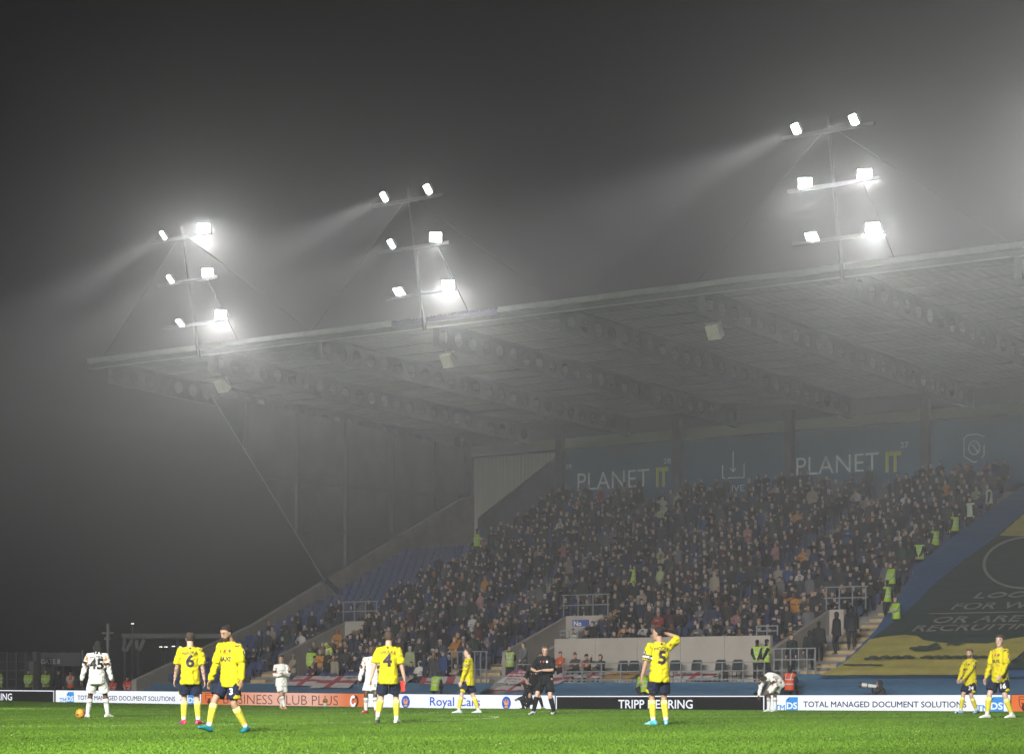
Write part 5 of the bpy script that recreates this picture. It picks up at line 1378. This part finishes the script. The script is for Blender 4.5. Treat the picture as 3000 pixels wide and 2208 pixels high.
# people at the open corner
CG = 'stewards at the open corner'
def corner(px, t_, H, lab, coat, vest, jk, ps, fa, hat=None, hc=(.03, .022, .016), **kw):
    d = ray(px, HZ); loc = Vector((d.x * t_, d.y * t_, gz0 + .55))
    bystander(lab, loc, H, PHI + R(fa), ps, coat, CG, vest, jk, hat=hat, hairc=hc, **kw)
corner(84, 123, 1.80, 'steward in a lime jacket left of the white gate post', BLKC, LIME, True, FRONT, 180)
corner(135, 123, 1.82, 'steward in a lime jacket below the GATE 8 sign', BLKC, LIME, True, FRONT, 175)
corner(172, 124, 1.78, 'man in dark clothes between the lime jacket and the orange vest', (.03, .033, .036), None, False, STAND, 180)
corner(207, 122, 1.72, 'man with folded arms in white sleeves and an orange vest by the gate', (.4, .38, .36), ORA, False, FOLD, 180, skin='tan')
corner(331, 121, 1.60, 'seated steward in a red orange jacket behind the player numbered 45', BLKC, (.66, .05, .025), True, dict(SIT, pel=.62), 175, hat='hood', hc=(.06, .06, .06))
corner(373, 121, 1.66, 'steward in a red orange jacket sitting right of the other red one', BLKC, (.66, .05, .025), True, dict(SIT, pel=.66), 185)
corner(-3, 118, 1.84, 'steward in a dull lime jacket cut off by the left edge', BLKC, (.16, .26, .06), True, STAND, 150)
# ================================================================== THE CROWD
POSES = [('standing', dict(STAND)), ('standing', dict(STAND, ra=(.16, 0, .085), hy=.3)), ('standing', dict(FRONT)), ('standing', dict(FOLD)), ('standing', dict(FOLD, hy=-.25)),
         ('standing', dict(rw=(.20, .16, .90), lw=(-.20, .16, .90), rp=(1, -.6, 0), lp=(-1, -.6, 0))), ('clapping', dict(rw=(.03, .30, 1.30), lw=(-.03, .30, 1.30), rp=(1, -.2, -.8), lp=(-1, -.2, -.8))),
         ('standing', dict(STAND, rw=(.06, .16, 1.52), rp=(1, .1, -.6), hy=-.1)), ('seated', dict(SIT)), ('seated', dict(SITF)), ('seated', dict(SIT, lean=.4, hp=-.15)), ('seated', dict(SITF, hy=.3))]
HATS = [None, 'beanie', 'cap', 'hood']
COATP = [('black', (.010, .010, .012), 40), ('charcoal', (.026, .026, .029), 26), ('navy', (.014, .018, .042), 18), ('dark green', (.020, .032, .022), 6), ('brown', (.036, .028, .022), 4), ('grey', (.085, .085, .09), 5), ('beige', (.20, .17, .13), 2),
         ('white', (.38, .37, .35), 2), ('maroon', (.045, .016, .019), 2.5), ('red', (.16, .022, .022), 1), ('blue', (.02, .04, .11), 2.5), ('amber', (.32, .14, .02), 1.1), ('pale green', (.24, .28, .14), 1.2), ('pink', (.26, .13, .13), .8)]
cw = np.array([c[2] for c in COATP], float); cw /= cw.sum()
HATC = [('black', (.015, .015, .016)), ('grey', (.12, .12, .12)), ('amber', (.32, .15, .02)), ('white', (.4, .4, .38)), ('navy', (.015, .02, .05))]
HAIRC = [(.02, .016, .014), (.035, .024, .017), (.06, .04, .025), (.14, .10, .055), (.16, .15, .14)]
def template(pi, hat, vox, scarf):
    """geometry once per pose and hat, with a region id per vertex found from marker colours"""
    f = Fig(**POSES[pi][1])
    me = dressed(f, (1, 0, 0), vox, 'tmpl', hat, (0, 1, 0), 'mark', (0, 0, 1), True, None, (0, 0, 0), (1, 1, 0) if scarf else None)
    n = len(me.vertices); c = np.empty(n * 4); me.color_attributes['Col'].data.foreach_get('color', c); c = c.reshape(-1, 4)[:, :3]
    co = np.empty(n * 3); me.vertices.foreach_get('co', co); co = co.reshape(-1, 3)
    reg = np.zeros(n, int)                                   # 0 coat
    reg[np.abs(c - (0, 1, 0)).sum(1) < .1] = 1; reg[np.abs(c - (0, 0, 1)).sum(1) < .1] = 2; reg[np.abs(c - (1, 1, 1)).sum(1) < .1] = 3
    reg[c.sum(1) < .05] = 4; reg[np.abs(c - (1, 1, 0)).sum(1) < .1] = 5
    fc = [tuple(p.vertices) for p in me.polygons]; bpy.data.meshes.remove(me)
    return co, fc, reg
SKIN['mark'] = (1, 1, 1)
TM = {}
def tmpl(pi, hat, vox, scarf):
    k = (pi, hat, vox, scarf)
    if k not in TM: TM[k] = template(*k)
    return TM[k]
crng = random.Random(77)
def fan(s, solo):
    r, x, y, z = s
    sit = crng.random() < (.8 if (MIDX[0] < x < MIDX[1] and r <= 6) else (.30 if r > 12 else .42))
    pi = crng.choice([8, 9, 10, 11]) if sit else crng.choice([0, 1, 2, 3, 4, 5, 6, 7])
    hat = crng.choices(HATS, (5, 2.2, 1.2, 1.4))[0] if solo else crng.choices(HATS, (5, 2, 0, 1))[0]
    scarf = solo and crng.random() < .22
    ci = int(np.searchsorted(np.cumsum(cw), crng.random())); ci = min(ci, len(COATP) - 1)
    if r < 9 and x < -57 and crng.random() < .11: ci = crng.choice([6, 7, 7, 11])
    if (not solo) and ci in (7, 11, 6, 12) and crng.random() < .4: ci = 0
    cn, cc, _ = COATP[ci]; j = crng.uniform(.8, 1.25); cc = tuple(v * j for v in cc)
    hn, hc = crng.choice(HATC) if hat in ('beanie', 'cap') else (cn, cc)
    hr = hc if hat else crng.choice(HAIRC)
    sk = SKIN[crng.choice(['fair', 'fair', 'pale', 'pale', 'tan', 'brown'])]
    tr = crng.choice([(.016, .016, .02), (.02, .025, .05), (.05, .055, .08), (.03, .028, .026)])
    H = crng.uniform(1.60, 1.86); yaw = math.pi + crng.gauss(0.12, .30)
    co, fc, reg = tmpl(pi, hat, .030 if solo else .05, scarf)
    sk = tuple(np.array(sk) * (.78, .86, .92)); pal = np.array([cc, tr, hr, sk, (.02, .02, .02), (.42, .20, .03)]); cols = pal[reg]
    if scarf:
        sm = reg == 5; cols[sm & (np.sin(co[:, 0] * 70) > 0)] = (.012, .01, .01)
    if cn in ('white', 'amber') and not sit:                 # club shirt: dark blocks on sleeves, a line of print across the chest
        cols[(reg == 0) & (np.abs(co[:, 0]) > .21) & (np.abs(co[:, 2] - 1.22) < .05)] = (.03, .02, .02)
        cols[(reg == 0) & (np.abs(co[:, 0]) < .10) & (np.abs(co[:, 2] - 1.20) < .016) & (co[:, 1] > 0)] = (.04, .03, .03)
    loc = Vector((x + crng.uniform(-.06, .06), y + (.42 if sit else crng.uniform(.16, .30)), z))
    return dict(co=co, fc=fc, cols=cols, H=H, yaw=yaw, loc=loc, cn=cn, hat=hat, hn=hn, sit=sit, pose=POSES[pi][0], scarf=scarf, r=r, x=x)
OCC.sort(key=lambda s: math.hypot(s[1], s[2]) + .9 * s[0])
ORD = ['first', 'second', 'third', 'fourth', 'fifth', 'sixth', 'seventh', 'eighth', 'ninth', 'tenth', 'eleventh', 'twelfth', 'thirteenth', 'fourteenth', 'fifteenth', 'sixteenth', 'seventeenth', 'eighteenth', 'nineteenth', 'twentieth', 'twenty-first', 'twenty-second', 'twenty-third', 'twenty-fourth', 'twenty-fifth', 'twenty-sixth', 'twenty-seventh', 'twenty-eighth', 'twenty-ninth', 'thirtieth'] + ['far'] * 80
def block(x):
    if x < -74.3: return 'left of the left stairwell'
    if x < -66: return 'just right of the left stairwell'
    if x < -60.7: return 'left of the middle stairwell'
    if x < -57.8: return 'above the middle stairwell'
    if x < -52: return 'above the pale wall, left half'
    if x < -46.8: return 'above the pale wall, right half'
    return 'above the right stairwell'
SOLO = [fan(s, True) for s in OCC[:262]]
cnt = {}
for d in sorted(SOLO, key=lambda d: (d['r'], d['x'])):
    k = (d['r'], block(d['x'])); cnt[k] = cnt.get(k, 0) + 1; d['n'] = cnt[k]
for d in SOLO:
    me = bpy.data.meshes.new('spectator'); me.from_pydata((d['co']).tolist(), [], d['fc'])
    me.polygons.foreach_set('use_smooth', [True] * len(me.polygons)); setcol(me, d['cols']); me.materials.append(M_cloth)
    o = bpy.data.objects.new('spectator', me); COL.objects.link(o); place(o, d['H'], d['yaw'], d['loc'])
    hat = {'beanie': f" and {d['hn']} woolly hat", 'cap': f" and {d['hn']} cap", 'hood': ' with hood up', None: ''}[d['hat']]
    lab = f"{d['pose']} spectator, {d['cn']} coat{hat}, {ORD[d['n'] - 1]} in row {ORD[d['r']]} {block(d['x'])}"
    if len(lab.split()) > 16: lab = f"{d['pose']} spectator, {d['cn']} coat, {ORD[d['n'] - 1]} in row {ORD[d['r']]} {block(d['x'])}"
    tag(o, lab, 'spectator', 'spectators in the nearer rows')
MASS = [fan(s, False) for s in OCC[262:]]
VV, FF, CC = [], [], []; off = 0
for d in MASS:
    k = d['H'] / 1.82; M_ = rotz(d['yaw']) * k
    VV.append(d['co'] @ M_.T + np.array(d['loc'])); CC.append(d['cols']); FF += [tuple(i + off for i in q) for q in d['fc']]; off += len(d['co'])
me = bpy.data.meshes.new('crowd'); me.from_pydata(np.concatenate(VV).tolist(), [], FF)
me.polygons.foreach_set('use_smooth', [True] * len(me.polygons)); setcol(me, np.concatenate(CC)); me.materials.append(M_cloth)
o = bpy.data.objects.new('crowd', me); COL.objects.link(o); tag(o, kind='stuff')
# ================================================================== THE OPEN CORNER ON THE LEFT
M_fence = mat('fence_steel', (.10, .11, .11), .6, .2); M_pole = mat('pale_pole', (.15, .155, .15), .5, .2, var=.2, vscale=2)
def gpt(px, t, z=gz0): d = ray(px, HZ); return Vector((d.x * t, d.y * t, z))
def gz(px, py, t): d = ray(px, py); return CZ + d.z * t
t_ = 130.0
a = gpt(-60, t_); b = gpt(240, t_); zt = gz(60, 1909, t_)
fe = thing('perimeter_fence', 'tall dark mesh fence behind the stewards at the open corner', 'fence', a)
n = 22
for k in range(0, n + 1, 2):
    p = a.lerp(b, k / n); MB().box(p.x - .05, p.x + .05, p.y - .05, p.y + .05, gz0, zt).build('fence_post', M_fence, fe)
mb = MB()
for k in range(110):
    p = a.lerp(b, k / 110); mb.bar((p.x, p.y, gz0), (p.x, p.y, zt - .05), .014, .014, up=(1, 0, 0))
for zz in np.linspace(gz0 + .3, zt - .05, 7): mb.bar((a.x, a.y, zz), (b.x, b.y, zz), .02, .03)
mb.build('fence_mesh', M_fence, fe)
gp = gpt(99, 125); zz = gz(99, 1937, 125)
tag(MB().box(gp.x - .2, gp.x + .2, gp.y - .2, gp.y + .2, gz0, zz).build('gate_post', M_pole), 'pale gate post between two stewards in lime jackets', 'post')
gp = gpt(108, 126.5); tag(MB().box(gp.x - .16, gp.x + .16, gp.y - .16, gp.y + .16, gz0, gz(108, 1908, 126.5)).build('gate_post', M_fence), 'taller dark gate post just left of the GATE 8 lettering', 'post')
# gate sign
a = gpt(112, 128); b = gpt(236, 128); z0 = gz(140, 1950, 128); z1 = gz(140, 1912, 128)
sg = thing('gate_sign', 'dark sign board with pale GATE 8 lettering over the stewards', 'sign', (a.x, a.y, z0))
MB().hexa([(a.x, a.y, z0), (b.x, b.y, z0), (b.x - .06, b.y + .08, z0), (a.x - .06, a.y + .08, z0), (a.x, a.y, z1), (b.x, b.y, z1), (b.x - .06, b.y + .08, z1), (a.x - .06, a.y + .08, z1)]).build('board', mat('sign_dark', (.05, .055, .055), .7), sg)
for q in (a, b): MB().box(q.x - .05, q.x + .05, q.y + .1, q.y + .2, gz0, z0).build('sign_post', M_fence, sg)
v, f, wd = text2d('GATE 8', .03); e0 = gpt(119, 127.9); e1 = gpt(176, 127.9); zb = gz(140, 1943, 127.9); zh = gz(140, 1929, 127.9) - zb
MB().add([(e0.x + (e1.x - e0.x) * p[0] / wd, e0.y + (e1.y - e0.y) * p[0] / wd, zb + p[1] * zh) for p in v], f).build('lettering', mat('sign_letter', (.42, .44, .44), .6), sg)
for px, lab in ((242, 'thin grey pole left of the player numbered 45'),):
    p = gpt(px, 124); tag(MB().tube((p.x, p.y, gz0), (p.x, p.y, gz(px, 1903, 124)), .07, n=10).build('slim_pole', M_fence), lab, 'pole')
p = gpt(317, 122); t = thing('tall_pole', 'pale pole with cross brackets rising behind the player numbered 45', 'pole', (p.x, p.y, gz0))
MB().tube((p.x, p.y, gz0), (p.x, p.y, gz(317, 1825, 122)), .11, .10, 14).build('shaft', M_pole, t)
mb = MB(); z = gz(317, 1853, 122); mb.bar((p.x - .35 * CPH, p.y - .35 * SPH, z), (p.x + .3 * CPH, p.y + .3 * SPH, z), .06, .08); mb.bar((p.x - .22 * CPH, p.y - .22 * SPH, z - .3), (p.x + .15 * CPH, p.y + .15 * SPH, z - .3), .08, .14)
mb.build('bracket', M_fence, t)
# canopy with inclined struts beyond the corner
c0 = gpt(356, 150); c1 = gpt(700, 150); zc0 = gz(356, 1868, 150)
cn = thing('canopy', 'low flat canopy on inclined white struts in the fog beyond the corner', 'canopy', (c0.x, c0.y, gz0))
dx = (c1 - c0).normalized(); nn = Vector((-dx.y, dx.x, 0))
MB().hexa([c0 + Vector((0, 0, zc0 - gz0)), c1 + Vector((0, 0, zc0 - gz0)), c1 + nn * 3 + Vector((0, 0, zc0 - gz0)), c0 + nn * 3 + Vector((0, 0, zc0 - gz0)),
           c0 + Vector((0, 0, zc0 - gz0 + .3)), c1 + Vector((0, 0, zc0 - gz0 + .3)), c1 + nn * 3 + Vector((0, 0, zc0 - gz0 + .3)), c0 + nn * 3 + Vector((0, 0, zc0 - gz0 + .3))]).build('roof_slab', M_pole, cn)
u0 = gpt(575, 149); u1 = gpt(690, 149); MB().hexa([Vector((p_.x, p_.y, z_)) for z_ in (gz(600, 1868, 149), gz(600, 1857, 149)) for p_ in (u0, u1, u1 + nn * .4, u0 + nn * .4)]).build('fascia', mat('dull_fascia', (.26, .265, .26), .6), cn)
def strut(pa, pb, w=.3, tt=149.5):
    MB().bar((gpt(pa[0], tt).x, gpt(pa[0], tt).y, gz(*pa, tt)), (gpt(pb[0], tt).x, gpt(pb[0], tt).y, gz(*pb, tt)), w, .2).build('strut', M_pole, cn)
strut((366, 1870), (362, 1906)); strut((388, 1872), (370, 1907)); strut((400, 1874), (402, 1900), .22); strut((422, 1872), (408, 1906), .2)
for px in (366, 405, 520, 640): p = gpt(px, 150.6); MB().tube((p.x, p.y, gz0), (p.x, p.y, zc0), .09, n=8).build('canopy_post', M_fence, cn)
# far car park lamps
M_far = emit('far_lamp', (1, .97, .9), 2.2)
for px, py, lab in ((388, 1826, 'highest distant lamp alone in the fog over the canopy'), (414, 1894, 'distant lamp under the left end of the canopy'), (471, 1894, 'distant lamp, leftmost of the row under the canopy'), (486, 1894, 'distant lamp, second of the row under the canopy'), (508, 1892, 'distant lamp, third of the row, just left of the player numbered 6'), (527, 1894, 'distant lamp, close by the head of the player numbered 6'), (601, 1897, 'distant lamp between the players numbered 6 and 3')):
    d = ray(px, py); p = d * 195; p.z += CZ
    t = thing('distant_lamp', lab, 'street lamp', (p.x, p.y, gz0), 'distant lamps of the car park')
    MB().tube((p.x, p.y, gz0), (p.x, p.y, p.z), .07, n=8).build('lamp_post', M_fence, t)
    MB().box(p.x - .14, p.x + .14, p.y - .05, p.y + .05, p.z - .04, p.z + .04).build('lamp_head', M_far, t)
# ================================================================== HAZE
hz = MB().box(-150, 60, -40, 175, -1.6, 25.2).build('haze', None)
hz.data.materials.clear()
m = bpy.data.materials.new('fog_air'); m.use_nodes = True
nt = m.node_tree; nt.nodes.clear()
o_ = nt.nodes.new('ShaderNodeOutputMaterial'); pv = nt.nodes.new('ShaderNodeVolumePrincipled')
pv.inputs['Color'].default_value = (0.93, 0.95, 0.95, 1)
pv.inputs['Density'].default_value = FOG_DENSITY
pv.inputs['Anisotropy'].default_value = FOG_ANISO
nt.links.new(pv.outputs[0], o_.inputs['Volume'])
hz.data.materials.append(m)
tag(hz, kind='stuff')
